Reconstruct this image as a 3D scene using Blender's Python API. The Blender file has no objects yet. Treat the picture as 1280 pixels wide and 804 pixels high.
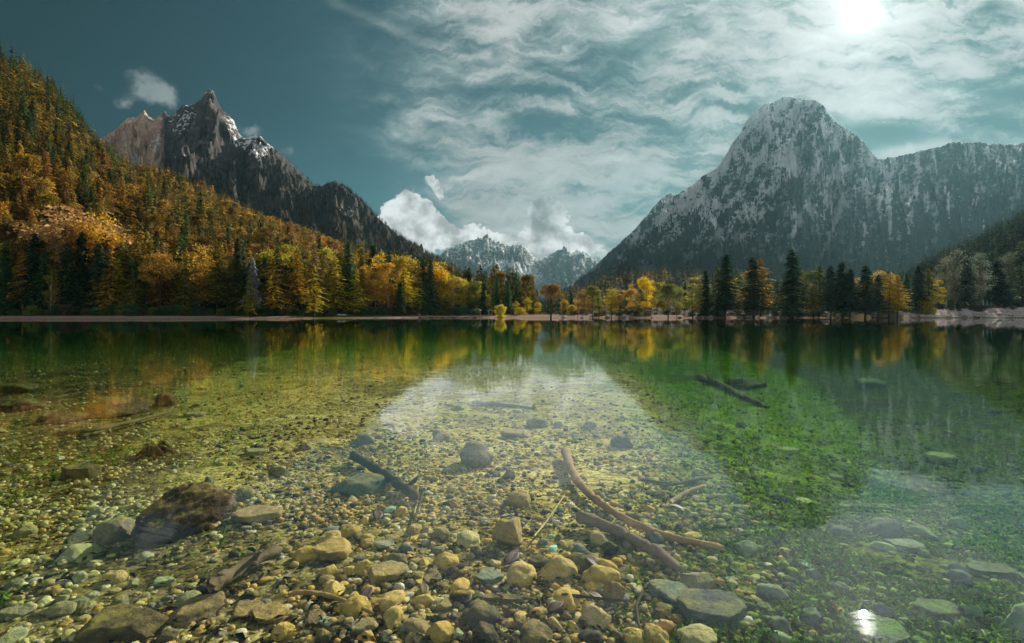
import bpy, math, random, time
import numpy as np
from math import radians, sin, cos, pi, sqrt, atan2

T0 = time.time()
S = bpy.context.scene
COL = S.collection
rng = np.random.default_rng(7)
random.seed(7)
H = 1.5            # eye height above the water
HOR = 393.0        # horizon row
F = 640.0

def P(px, py, Y):
    """point at forward distance Y on the sight line px,py"""
    return (Y*(px-640)/F, Y, H + Y*(HOR-py)/F)

# ------------------------------------------------------------------ noise
_perm = np.random.default_rng(3).permutation(256)
_perm = np.concatenate([_perm, _perm, _perm])
_g = np.random.default_rng(4).normal(size=(256, 3)); _g /= np.linalg.norm(_g, axis=1)[:, None]
def pn(x, y, z):
    x, y, z = np.broadcast_arrays(np.asarray(x, float), np.asarray(y, float), np.asarray(z, float))
    xi, yi, zi = np.floor(x).astype(int), np.floor(y).astype(int), np.floor(z).astype(int)
    xf, yf, zf = x-xi, y-yi, z-zi
    u, v, w = [t*t*t*(t*(t*6-15)+10) for t in (xf, yf, zf)]
    xi &= 255; yi &= 255; zi &= 255
    def gr(a, b, c):
        h = _perm[_perm[_perm[(xi+a) & 255] + ((yi+b) & 255)] + ((zi+c) & 255)]
        g = _g[h]
        return g[..., 0]*(xf-a) + g[..., 1]*(yf-b) + g[..., 2]*(zf-c)
    l = lambda a, b, t: a + t*(b-a)
    return 1.6*l(l(l(gr(0,0,0), gr(1,0,0), u), l(gr(0,1,0), gr(1,1,0), u), v),
             l(l(gr(0,0,1), gr(1,0,1), u), l(gr(0,1,1), gr(1,1,1), u), v), w)
def fbm(x, y, z, o=5, lac=2.03, gain=.5):
    s = 0; a = 1; f = 1
    for i in range(o):
        s = s + a*pn(x*f+i*7.3, y*f+i*3.1, z*f+i*5.7); a *= gain; f *= lac
    return s
def ridged(x, y, z, o=5, gain=.5):
    s = 0; a = 1; f = 1; w = 1
    for i in range(o):
        n = (1-np.abs(pn(x*f+i*9.1, y*f+i*4.7, z*f)))**2*w
        s = s + a*n; w = np.clip(n*1.5, 0, 1); a *= gain; f *= 2.07
    return s
def sst(a, b, x):
    t = np.clip((x-a)/(b-a), 0, 1); return t*t*(3-2*t)

# ------------------------------------------------------------------ mesh helpers
def mesh_np(name, V, Fc, n=4, smooth=True, attrs=None):
    me = bpy.data.meshes.new(name)
    V = np.asarray(V, np.float32); Fc = np.asarray(Fc, np.int32)
    me.vertices.add(len(V)); me.vertices.foreach_set('co', V.ravel())
    me.loops.add(Fc.size); me.loops.foreach_set('vertex_index', Fc.ravel())
    me.polygons.add(len(Fc))
    me.polygons.foreach_set('loop_start', np.arange(len(Fc), dtype=np.int32)*n)
    me.polygons.foreach_set('loop_total', np.full(len(Fc), n, np.int32))
    me.polygons.foreach_set('use_smooth', np.full(len(Fc), smooth, bool))
    for k, a in (attrs or {}).items():
        a = np.asarray(a, np.float32)
        if a.ndim == 1:
            at = me.attributes.new(k, 'FLOAT', 'POINT'); at.data.foreach_set('value', a)
        else:
            if a.shape[1] == 3: a = np.concatenate([a, np.ones((len(a), 1), np.float32)], 1)
            at = me.attributes.new(k, 'FLOAT_COLOR', 'POINT'); at.data.foreach_set('color', a.ravel())
    me.update(calc_edges=True)
    return me
def link(name, me, mat=None, parent=None, loc=None):
    o = bpy.data.objects.new(name, me); COL.objects.link(o)
    if mat is not None and me is not None and len(me.materials) == 0: me.materials.append(mat)
    if parent is not None: o.parent = parent
    if loc is not None: o.location = loc
    return o
def tag(o, label=None, cat=None, group=None, kind=None):
    if label: o['label'] = label
    if cat: o['category'] = cat
    if group: o['group'] = group
    if kind: o['kind'] = kind
    return o
def grid_faces(nu, nv):
    i = np.arange(nu-1)[:, None]*nv + np.arange(nv-1)[None, :]
    return np.stack([i, i+nv, i+nv+1, i+1], -1).reshape(-1, 4)

# ------------------------------------------------------------------ node DSL
class E:
    """socket with operators"""
    def __init__(s, t, k): s.t, s.k = t, k
    def m(s, op, b=None, c=None, clamp=False):
        n = s.t.nodes.new('ShaderNodeMath'); n.operation = op; n.use_clamp = clamp
        for i, v in enumerate((s, b, c)):
            if v is None: continue
            if isinstance(v, E): s.t.links.new(v.k, n.inputs[i])
            else: n.inputs[i].default_value = v
        return E(s.t, n.outputs[0])
    def __add__(s, o): return s.m('ADD', o)
    __radd__ = __add__
    def __mul__(s, o): return s.m('MULTIPLY', o)
    __rmul__ = __mul__
    def __sub__(s, o): return s.m('SUBTRACT', o)
    def __rsub__(s, o): return (s*-1.0)+o
    def __truediv__(s, o): return s.m('DIVIDE', o)
    def __pow__(s, o): return s.m('POWER', o)
    def __neg__(s): return s*-1.0
    def mx(s, o): return s.m('MAXIMUM', o)
    def mn(s, o): return s.m('MINIMUM', o)
    def exp(s): return s.m('EXPONENT')
    def cl(s): return s.m('ADD', 0.0, clamp=True)
    def ss(s, a, b):
        n = s.t.nodes.new('ShaderNodeMapRange'); n.interpolation_type = 'SMOOTHSTEP'
        s.t.links.new(s.k, n.inputs[0]); n.inputs[1].default_value = a; n.inputs[2].default_value = b
        return E(s.t, n.outputs[0])
class NT:
    def __init__(s, tree): s.t = tree; tree.nodes.clear()
    def n(s, typ, **kw):
        n = s.t.nodes.new(typ)
        for k, v in kw.items():
            if k.startswith('i_'):
                key = k[2:]; key = int(key) if key.isdigit() else key
                s.put(n.inputs[key], v)
            else: setattr(n, k, v)
        return n
    def put(s, inp, v):
        if isinstance(v, E): s.t.links.new(v.k, inp)
        elif hasattr(v, 'is_output'): s.t.links.new(v, inp)
        else:
            if isinstance(v, (tuple, list)) and len(v) == 3 and inp.type == 'RGBA': v = (*v, 1)
            inp.default_value = v
    def e(s, sock): return E(s.t, sock)
    def val(s, v):
        n = s.n('ShaderNodeValue'); n.outputs[0].default_value = v; return E(s.t, n.outputs[0])
    def comb(s, x, y, z):
        n = s.n('ShaderNodeCombineXYZ')
        for i, v in enumerate((x, y, z)): s.put(n.inputs[i], v)
        return n.outputs[0]
    def sep(s, v):
        n = s.n('ShaderNodeSeparateXYZ'); s.put(n.inputs[0], v)
        return [E(s.t, n.outputs[i]) for i in range(3)]
    def noise(s, vec, scale=5, detail=4, rough=.5, dist=0, color=False, dim='3D', lac=2.0):
        n = s.n('ShaderNodeTexNoise'); n.noise_dimensions = dim
        s.put(n.inputs['Vector'], vec); n.inputs['Scale'].default_value = scale
        n.inputs['Detail'].default_value = detail; n.inputs['Roughness'].default_value = rough
        n.inputs['Lacunarity'].default_value = lac
        n.inputs['Distortion'].default_value = dist
        return n.outputs['Color'] if color else E(s.t, n.outputs['Fac'])
    def voro(s, vec, scale=5, feat='F1', out='Distance', rnd=1.0):
        n = s.n('ShaderNodeTexVoronoi'); n.feature = feat
        s.put(n.inputs['Vector'], vec); n.inputs['Scale'].default_value = scale
        n.inputs['Randomness'].default_value = rnd
        o = n.outputs[out]
        return E(s.t, o) if out == 'Distance' else o
    def mapping(s, vec, loc=(0,0,0), rot=(0,0,0), scale=(1,1,1)):
        n = s.n('ShaderNodeMapping'); s.put(n.inputs[0], vec)
        n.inputs[1].default_value = loc; n.inputs[2].default_value = rot; n.inputs[3].default_value = scale
        return n.outputs[0]
    def mix(s, fac, a, b, mode='MIX'):
        n = s.n('ShaderNodeMix'); n.data_type = 'RGBA'; n.blend_type = mode
        s.put(n.inputs[0], fac); s.put(n.inputs[6], a); s.put(n.inputs[7], b)
        return n.outputs[2]
    def ramp(s, fac, stops):
        n = s.n('ShaderNodeValToRGB'); s.put(n.inputs[0], fac)
        cr = n.color_ramp
        while len(cr.elements) < len(stops): cr.elements.new(.5)
        for e, (p, c) in zip(cr.elements, stops):
            e.position = p; e.color = (*c, 1) if len(c) == 3 else c
        return n.outputs[0]
    def bump(s, h, strength=.5, dist=.1, normal=None):
        n = s.n('ShaderNodeBump'); s.put(n.inputs['Height'], h)
        n.inputs['Strength'].default_value = strength; n.inputs['Distance'].default_value = dist
        if normal is not None: s.put(n.inputs['Normal'], normal)
        return n.outputs[0]
    def attr(s, name, out='Fac'):
        n = s.n('ShaderNodeAttribute'); n.attribute_name = name
        return E(s.t, n.outputs[out]) if out == 'Fac' else n.outputs[out]
def material(name):
    m = bpy.data.materials.new(name); m.use_nodes = True
    return m, NT(m.node_tree)
def out(nt, surf, vol=None):
    o = nt.n('ShaderNodeOutputMaterial')
    if surf is not None: nt.put(o.inputs['Surface'], surf)
    if vol is not None: nt.put(o.inputs['Volume'], vol)
def principled(nt, col, rough=.8, normal=None, spec=.3, metal=0.0):
    p = nt.n('ShaderNodeBsdfPrincipled')
    nt.put(p.inputs['Base Color'], col); nt.put(p.inputs['Roughness'], rough)
    p.inputs['Specular IOR Level'].default_value = spec; p.inputs['Metallic'].default_value = metal
    if normal is not None: nt.put(p.inputs['Normal'], normal)
    return p.outputs[0]
def pos(nt):
    return nt.n('ShaderNodeNewGeometry').outputs['Position']

# ------------------------------------------------------------------ camera
cam = bpy.data.cameras.new('camera'); camo = bpy.data.objects.new('camera', cam); COL.objects.link(camo)
cam.sensor_width = 36; cam.lens = 18; cam.clip_end = 40000; cam.clip_start = .05
camo.location = (0, 0, H); camo.rotation_euler = (radians(90), 0, 0)
cam.shift_y = -(402-HOR)/1280
S.camera = camo

# ------------------------------------------------------------------ light
SUN_AZ = math.atan2(440, 640); SUN_EL = math.atan2(383, math.hypot(440, 640))
SD = np.array([sin(SUN_AZ)*cos(SUN_EL), cos(SUN_AZ)*cos(SUN_EL), sin(SUN_EL)])
L = bpy.data.lights.new('sun', 'SUN'); L.energy = 4.6; L.angle = radians(.5); L.color = (1, .9, .76)
lo = bpy.data.objects.new('sun', L); COL.objects.link(lo)
lo.rotation_euler = (pi/2-SUN_EL, 0, -SUN_AZ+pi)   # lamp shines along -Z
from mathutils import Vector
lo.rotation_euler = Vector(SD).to_track_quat('Z', 'Y').to_euler()
lo.location = (60, 60, 60)

#--WORLD--
W = bpy.data.worlds.new('World'); S.world = W; W.use_nodes = True
W.cycles.sampling_method = 'MANUAL'; W.cycles.sample_map_resolution = 256
nt = NT(W.node_tree)
sky = nt.n('ShaderNodeTexSky'); sky.sky_type = 'NISHITA'; sky.sun_disc = False
sky.sun_elevation = SUN_EL; sky.sun_rotation = SUN_AZ
sky.air_density = 1.0; sky.dust_density = .8; sky.ozone_density = 2.0; sky.altitude = 800
d = nt.n('ShaderNodeTexCoord').outputs['Generated']
dx, dy, dz = nt.sep(d)
dyc = dy.mx(.12)
a = dx/dyc; b = dz/dyc                           # tangent coordinates of the sight direction
front = dy.ss(.0, .25)
def px(x): return (x-640)/F
def py(y): return (HOR-y)/F
uv = nt.comb(a, b, 0.0)
warp = nt.noise(uv, 1.6, 3, .5, color=True)
wv = nt.n('ShaderNodeVectorMath', operation='MULTIPLY_ADD'); nt.put(wv.inputs[0], warp); wv.inputs[1].default_value = (.35, .35, 0); nt.put(wv.inputs[2], uv)
wa, wb, _ = nt.sep(wv.outputs[0])
def gauss(cx, cy, rx, ry, A=a, B=b, rot=0):
    u = (A-px(cx)); v = (B-py(cy))
    if rot:
        c, s_ = cos(radians(rot)), sin(radians(rot))
        u, v = u*c+v*s_, v*c-u*s_
    return ((u*(F/rx))**2 + (v*(F/ry))**2 if False else ((u*(F/rx))*(u*(F/rx)) + (v*(F/ry))*(v*(F/ry))))*-1.0
def G(*k, **q): return gauss(*k, **q).exp()
# jittered coordinates for cloud edges
j1 = nt.noise(uv, 9.0, 6, .62, color=True)
jv = nt.n('ShaderNodeVectorMath', operation='MULTIPLY_ADD'); nt.put(jv.inputs[0], j1); jv.inputs[1].default_value = (.12, .12, 0); nt.put(jv.inputs[2], uv)
ja, jb, _ = nt.sep(jv.outputs[0]); ja = ja-.06; jb = jb-.06
# cirrus fibres
cv = nt.mapping(wv.outputs[0], rot=(0, 0, radians(-24)), scale=(1.0, 3.4, 1))
c1 = nt.noise(cv, 2.2, 6, .60, dist=.12)
cv2 = nt.mapping(wv.outputs[0], rot=(0, 0, radians(38)), scale=(1.0, 3.0, 1))
c2 = nt.noise(cv2, 2.6, 5, .6, dist=.1)
fib = c1*.6 + c2*.4
WA, WB = wa-.17, wb-.17
wmask = (G(840, 125, 150, 52, A=WA, B=WB, rot=14)*.85 + G(1000, 70, 120, 40, A=WA, B=WB, rot=18)*.45 + G(1130, 65, 190, 75)*1.0 + G(1260, 30, 120, 60)*.5
         + G(580, 165, 130, 62, A=WA, B=WB, rot=-28)*.55 + G(640, 70, 130, 60, A=WA, B=WB, rot=-40)*.42 + G(700, 190, 150, 45, A=WA, B=WB)*.50 + G(720, 20, 190, 50)*.25
         + G(770, 262, 120, 42)*1.15 + G(630, 258, 85, 34)*1.0 + G(680, 320, 150, 26)*.9 + G(870, 190, 70, 40)*.45
         + G(1215, 146, 80, 13, rot=3)*.95 + G(1150, 190, 90, 13, rot=14)*.8 + G(1080, 125, 90, 18, rot=-10)*.7 + G(1020, 110, 60, 20)*.4)
lim = (WA + (WB-py(120))*.75)                    # the veil ends along a slanting edge on the left
wmask = wmask + lim.ss(px(400), px(760))*(b.ss(py(330), py(200)))*.28
wmask = (wmask.mn(1.1) - G(1225, 112, 85, 13, rot=-6)*.75 - G(1115, 162, 62, 13, rot=6)*.6 - G(945, 55, 50, 28)*.35 - G(640, 222, 130, 12, rot=-4)*.35 - G(790, 60, 50, 18, rot=20)*.3 - G(1010, 155, 30, 20)*.2).mx(0.0)
fb = ((fib-.5)*2.7+.5).mx(0.0).mn(1.15)
f3 = ((nt.noise(nt.mapping(jv.outputs[0], rot=(0, 0, radians(-18)), scale=(1.0, 4.2, 1)), 7.0, 5, .60, dist=.0)-.5)*2.4+.5).mx(0.0)
tex = fb*.72 + f3*.38
cir = (wmask*(tex*3.2-.86) + (tex-.62).mx(0.0)*wmask*.6).mx(0.0)
cir = cir.ss(.0, 1.0)*.62+cir.mn(1.0)*.38
ct1 = (((b-py(0)) + (a-px(405))*.42 + (fib-.5)*.05)*(F/7.0)); ct = (ct1*ct1*-1.0).exp()*a.ss(px(400), px(425))*(1.0-a.ss(px(540), px(640)))*.26
cir = (cir*.92 + ct).mn(1.0)
# cumulus heads
def blobs(lst, A=ja, B=jb):
    s_ = None
    for q in lst:
        g = G(*q[:4], A=A, B=B)
        if len(q) > 4: g = g*q[4]
        s_ = g if s_ is None else s_+g
    return s_
CU = [(498, 255, 15, 12), (516, 250, 15, 12), (532, 258, 12, 12), (508, 272, 20, 14), (530, 280, 20, 14), (497, 288, 20, 16), (520, 300, 26, 16), (548, 290, 15, 11), (556, 304, 26, 12), (586, 288, 13, 9), (584, 302, 26, 10), (612, 297, 20, 8), (640, 302, 30, 9, .9),
      (543, 224, 11, 8, .9), (551, 236, 7, 12, .8), (668, 256, 12, 9, .9), (684, 254, 12, 10), (696, 262, 9, 12), (676, 274, 18, 14), (686, 292, 16, 15), (700, 300, 20, 10), (720, 308, 18, 9), (655, 296, 18, 9), (740, 318, 24, 9), (690, 315, 40, 9)]
cu = blobs(CU)
cum = cu.ss(.42, .62)
det = nt.noise(uv, 17, 5, .55); det2 = nt.noise(nt.mapping(uv, loc=(.014, .016, 0)), 17, 6, .55)
cush = (.82 + (det-det2)*2.6 + (det-.5)*.5 + ((ja-a)*1.2+(jb-b)*-1.0)).mx(.5).mn(1.15)
grey = G(680, 268, 26, 34)*.55                  # the cloud head that stands in its own shade
CS = [(178, 100, 20, 14, .9), (192, 116, 22, 12, .9), (158, 128, 16, 9, .8), (212, 122, 12, 10, .6), (320, 157, 17, 8, .75), (358, 187, 12, 8, .8), (120, 108, 14, 7, .4),
      (790, 213, 14, 10, .8), (772, 228, 16, 10, .8), (1228, 119, 12, 5, .9), (796, 238, 8, 8, .5), (860, 195, 10, 5, .5)]
cs = (blobs(CS)*(det*3.0-.5)).ss(.15, 1.1)*.72
gm = nt.n('ShaderNodeGamma'); nt.put(gm.inputs[0], sky.outputs[0]); gm.inputs[1].default_value = .62
base = nt.mix(1.0, gm.outputs[0], (.23, .58, .56), 'MULTIPLY')
sdot = nt.n('ShaderNodeVectorMath', operation='DOT_PRODUCT'); nt.put(sdot.inputs[0], d); sdot.inputs[1].default_value = tuple(SD)
ds = E(nt.t, sdot.outputs['Value']).mx(0.0)
# deeper blue away from the sun, as a real sky has
dark = .42 + .58*(a.ss(-1.25, .15)*(1.0-b.ss(.1, .75)*.35)).cl()
hz = (1.0-b.ss(.02, .42))*.75 + 1.0
dk2 = dark*hz*(1.0 - a.ss(-.1, .6)*(1.0-b.ss(.1, .6))*.4)*(1.0 - a.ss(-.4, .4)*.28)
base = nt.mix(1.0, base, nt.comb(dk2*1.04, dk2*.98, dk2), 'MULTIPLY')
halo = (ds**220.0)*.5 + (ds**40.0)*.15 + (ds**9.0)*.06
cb = (tex-.35).mx(0.0).mn(.8)*7.6 + 2.8 + halo*5.0
thin = (1.0-cir.cl())
cirb = nt.comb(cb*(.96-.30*thin), cb*.98, cb*(.97-.02*thin))
col = nt.mix((cir*front).cl(), base, cirb)
# haze glow around the veiled sun
gl = (ds**60.0)*.35 + (ds**700.0)*2.0 + (ds**3600.0)*8.0
gn = nt.comb(gl*1.0, gl*.97, gl*.93)
col = nt.mix(1.0, col, gn, 'ADD')
cbr = (cush*9.2)*(1.0-grey)
col = nt.mix((cum*front).cl(), col, nt.comb(cbr*.98, cbr*1.0, cbr*1.0))
csb = det*3.0+2.6
col = nt.mix((cs*front).cl(), col, nt.comb(csb*.86, csb*1.0, csb*1.0))
bc = nt.noise(d, 1.6, 5, .6).ss(.30, .62)*(1.0-dy.ss(-.25, .12))*dz.ss(-.05, .12)  # bright clouds added out of view behind the camera as fill light
fill_cloud_b = nt.noise(d, 3.0, 4, .6)*8.0+4.6
col = nt.mix(bc, col, nt.comb(fill_cloud_b*.97, fill_cloud_b, fill_cloud_b*.99))
disc = (ds-.99985).ss(0.0, .0001)*60.0
col = nt.mix(1.0, col, nt.comb(disc, disc*.97, disc*.9), 'ADD')
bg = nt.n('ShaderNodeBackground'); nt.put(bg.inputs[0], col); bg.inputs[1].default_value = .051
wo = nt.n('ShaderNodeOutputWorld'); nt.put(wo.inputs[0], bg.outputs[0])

S.view_settings.view_transform = 'Standard'; S.view_settings.look = 'None'
S.view_settings.exposure = 0; S.view_settings.gamma = 1
S.cycles.use_denoising = True
S.cycles.max_bounces = 5; S.cycles.transparent_max_bounces = 8; S.cycles.diffuse_bounces = 2
S.cycles.glossy_bounces = 2; S.cycles.volume_bounces = 1
S.cycles.use_adaptive_sampling = True; S.cycles.adaptive_threshold = .035
S.cycles.sample_clamp_indirect = 6
try: S.cycles.light_sampling_threshold = 0
except Exception: pass
#--ENDWORLD--
#--TERRAIN--
def interp(tab, x):
    t = np.array(tab, float); return np.interp(x, t[:, 0], t[:, 1])
SHORE = [(-640, 175), (0, 160), (200, 160), (350, 170), (430, 192), (560, 232), (640, 226), (700, 214), (800, 212), (900, 208), (1060, 212), (1280, 216), (1900, 225)]
def shore_r(X, Y):
    """radius of the waterline in the direction of X, Y"""
    az = np.arctan2(X, Y)
    pxx = 640+F*np.tan(np.clip(az, -1.1, 1.1))
    rf = interp(SHORE, pxx)/np.cos(np.clip(az, -1.1, 1.1))
    back = 9.0
    t = sst(1.1, 2.0, np.abs(az))
    rf = rf*(1-t) + back*t
    return rf*(1+.01*pn(az*18, 0, 0) + .004*pn(az*70, 3, 0))
BANK = [(-640, 1.0), (0, .95), (400, .95), (560, 1.0), (640, 1.2), (720, 1.5), (900, 1.15), (1060, 1.3), (1120, 2.6), (1180, 3.8), (1280, 4.8), (1900, 5.5)]
def ground(X, Y, fine=True):
    X = np.asarray(X, float); Y = np.asarray(Y, float)
    r = np.hypot(X, Y); rs = shore_r(X, Y); s = r-rs
    pxx = 640+F*X/np.maximum(Y, 1e-3); pxx = np.where(Y < 1, np.where(X > 0, 1900, -640), pxx)
    bk = interp(BANK, pxx)
    up = bk*sst(-2, 16, s)*.98 + np.maximum(s-16, 0)*.004 + np.where(s > 0, .10*fbm(X*.12, Y*.12, 0, 3), 0)*np.clip(s/3, 0, 1) + np.where(s > 0, .35*fbm(X*.06, Y*.11, 2, 5), 0)*np.clip(s/6, 0, 1)*sst(1000, 1120, pxx)
    # lake bed
    d1 = .22+.03*np.minimum(r, 8) + .019*np.maximum(r-8, 0)
    d1 = d1 + .45*sst(.5, 5, X-Y*.10)*sst(4, 9, r)
    d1 = np.minimum(d1, 2.4)
    dn = -np.minimum(d1, np.maximum(-s, 0)*.09+.0)
    lump = .05*fbm(X*.45, Y*.45, 1, 4)*np.clip(-s/4, 0, 1) + .16*fbm(X*.09, Y*.09, 5, 3)*np.clip(r/20, 0, 1)*np.clip(-s/8, 0, 1)
    dn = dn + lump
    dn = np.minimum(dn, -.12*np.clip(-s/2, 0, 1))
    return np.where(s > 0, up, dn)
def make_ground():
    rr = np.concatenate([np.linspace(.3, 2.2, 8), np.geomspace(2.3, 30, 330), np.geomspace(30.3, 140, 110), np.linspace(141, 262, 160), np.geomspace(266, 900, 40), np.geomspace(950, 9000, 24)])
    az = np.concatenate([np.linspace(-pi, -1.0, 40)[:-1], np.linspace(-1.0, 1.0, 640), np.linspace(1.0, pi, 40)[1:]])
    A, R = np.meshgrid(az, rr, indexing='ij')
    X = R*np.sin(A); Y = R*np.cos(A); Z = ground(X, Y)
    V = np.stack([X, Y, Z], -1).reshape(-1, 3)
    return mesh_np('ground', V, grid_faces(len(az), len(rr))[:, ::-1])

# ---- ground material: gravel bed with algae in the deeper water, pale gravel beach, mossy soil behind
m_ground, nt = material('ground')
p = pos(nt); X, Y, Z = nt.sep(p)
big = nt.noise(p, .22, 4, .6); mid = nt.noise(p, 1.1, 5, .6); fin = nt.noise(p, 60, 3, .7)
v1 = nt.n('ShaderNodeTexVoronoi'); nt.put(v1.inputs['Vector'], p); v1.inputs['Scale'].default_value = 26
v1c = nt.sep(v1.outputs['Color'])[0]; v1d = E(nt.t, v1.outputs['Distance'])
v2 = nt.n('ShaderNodeTexVoronoi'); nt.put(v2.inputs['Vector'], p); v2.inputs['Scale'].default_value = 7
v2c = nt.sep(v2.outputs['Color'])[1]; v2d = E(nt.t, v2.outputs['Distance'])
v3 = nt.n('ShaderNodeTexVoronoi'); nt.put(v3.inputs['Vector'], nt.mapping(p, scale=(.8, 1.0, 1))); v3.inputs['Scale'].default_value = 2.2
v3c = nt.sep(v3.outputs['Color'])[0]; v3d = E(nt.t, v3.outputs['Distance'])
peb = (v1c*.55 + v2c*.25 + v3c*.2 + fin*.3 - .15)
gravel = nt.ramp(peb, [(.05, (.07, .06, .03)), (.3, (.26, .20, .06)), (.55, (.54, .43, .13)), (.8, (.70, .60, .24)), (1, (.78, .72, .42))])
algae = nt.ramp(peb, [(.1, (.018, .045, .004)), (.4, (.075, .165, .008)), (.7, (.19, .32, .016)), (1, (.40, .50, .06))])
rightm = (X*1.0 - Y*.22 + (mid-.5)*2.4 + (big-.5)*2).ss(-.3, 1.5)
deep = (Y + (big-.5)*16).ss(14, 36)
leftm = (X*-1.0 - Y*.3 + (mid-.5)*1.5).ss(.3, 3.0)*(1.0-deep)
algae = nt.mix(.25, algae, (.11, .21, .010))
algae = nt.mix((mid*.6+nt.noise(p, 3.2, 4, .6)*.6).ss(.62, .78)*.7, algae, (.34, .44, .05))
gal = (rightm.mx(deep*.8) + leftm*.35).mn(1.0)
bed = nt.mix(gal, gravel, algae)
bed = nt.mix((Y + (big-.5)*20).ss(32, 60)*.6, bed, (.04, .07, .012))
dk = ((1.0-big)*.6 + (1.0-mid)*.5).ss(.53, .68)
dk = dk*(.55+.25*leftm)
debris = nt.mix(v1c, (.020, .018, .010), (.06, .045, .022))
bed = nt.mix(dk.mn(.85), bed, debris)
near = (1.0-(Y+(mid-.5)*2.0 - (X*X)*.12).ss(3.3, 4.9))*.85
bed = nt.mix(near*(1.0-v2c*.5), bed, debris)
beach = nt.ramp(nt.noise(p, 1.2, 6, .7), [(.3, (.16, .11, .08)), (.55, (.31, .22, .18)), (.8, (.40, .295, .25))])
wet = Z.ss(.02, .14)
beach = nt.mix(wet, (.12, .085, .065), beach)
snow = nt.mix(nt.noise(p, .45, 6, .75).ss(.38, .62), (.30, .25, .24), (.62, .55, .54))
beach = nt.mix((X/Y.mx(1.0)).ss(.62, .86)*Z.ss(.1, .5), beach, snow)
soil = nt.ramp(nt.noise(p, .35, 6, .65), [(.3, (.03, .032, .012)), (.55, (.10, .085, .03)), (.8, (.2, .16, .06))])
rr_ = (X*X+Y*Y).m('SQRT')
landm = ((X*X+Y*Y).m('SQRT') - (nt.noise(p, .1, 3, .6)-.5)*20).ss(238, 262)
lm2 = (1.0-(X/Y.mx(1.0)).ss(-.36, -.22)) * (Y+(nt.noise(p, .2, 3, .6)-.5)*10).ss(176, 190)
land = nt.mix((landm*(1.0-(X/Y.mx(1.0)).ss(.62, .86)*.75)).mx(lm2), beach, soil)
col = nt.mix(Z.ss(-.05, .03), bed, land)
hgt = (v1d*-.010) + (v2d*-.03) + (v3d*-.05) + fin*.004 + mid*.03
nb = nt.bump(hgt, 1.0, 1.0)
out(nt, principled(nt, col, .95, nb, .0))

# ---- water: fresnel mirror over a clear body that absorbs red light
m_water, nt = material('lake_water')
p = pos(nt)
dist = nt.n('ShaderNodeVectorMath', operation='LENGTH'); nt.put(dist.inputs[0], p)
D = E(nt.t, dist.outputs['Value'])
w1 = nt.noise(nt.mapping(p, scale=(.75, 1.35, 1)), 1.6, 4, .55, dist=.6)
w2 = nt.noise(nt.mapping(p, scale=(.5, 1.0, 1)), .32, 3, .5)
w3 = nt.noise(nt.mapping(p, scale=(.8, 1.2, 1)), 7.0, 3, .5)
calm = nt.noise(nt.mapping(p, scale=(.25, 1, 1)), .03, 3, .6).ss(.3, .7)
hh = ((w1*.013 + w3*.0006) + w2*.055*(calm*.7+.3))/(D*.045+1.0)
nb = nt.bump(hh, .30, 1.0)
gw = nt.n('ShaderNodeNewGeometry'); dt = nt.n('ShaderNodeVectorMath', operation='DOT_PRODUCT'); nt.put(dt.inputs[0], gw.outputs['Incoming']); nt.put(dt.inputs[1], nb)
cosi = E(nt.t, dt.outputs['Value']).m('ABSOLUTE').mn(1.0)
fres = ((1.0-cosi)**4.5)*.978+.022          # the same from above and from below
tr = nt.n('ShaderNodeBsdfTransparent'); tr.inputs[0].default_value = (.97, 1, .98, 1)
gl = nt.n('ShaderNodeBsdfGlossy'); gl.inputs['Roughness'].default_value = .006; gl.inputs['Color'].default_value = (1, 1, 1, 1); nt.put(gl.inputs['Normal'], nb)
mx = nt.n('ShaderNodeMixShader'); nt.put(mx.inputs[0], fres.mn(1.0)); nt.put(mx.inputs[1], tr.outputs[0]); nt.put(mx.inputs[2], gl.outputs[0])
ab = nt.n('ShaderNodeVolumeAbsorption'); ab.inputs[0].default_value = (.24, .80, .30, 1); ab.inputs[1].default_value = .058
out(nt, mx.outputs[0], ab.outputs[0])
m_water.cycles.homogeneous_volume = True
def make_water():
    # closed body: top sheet clipped a little inside the banks, walls and bottom inside the ground
    n = 360; az = np.linspace(-pi, pi, n, endpoint=False)
    r = shore_r(np.sin(az), np.cos(az)) + 2.0
    V = [(0, 0, 0)] + [(q*sin(t), q*cos(t), 0) for q, t in zip(r, az)] + [(q*sin(t), q*cos(t), -6) for q, t in zip(r, az)] + [(0, 0, -6)]
    Fs = []
    for i in range(n):
        j = (i+1) % n
        Fs += [(0, 1+j, 1+i), (1+i, 1+j, 1+n+j), (1+i, 1+n+j, 1+n+i), (1+2*n, 1+n+i, 1+n+j)]
    return mesh_np('lake_water', V, Fs, 3, smooth=False)
g = link('ground', make_ground(), m_ground); tag(g, 'gravel lake bed, pale beach and mossy ground round the lake', kind='structure')
w = link('lake_water', make_water(), m_water); tag(w, 'clear still mountain lake mirroring the peaks', kind='structure')

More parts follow.
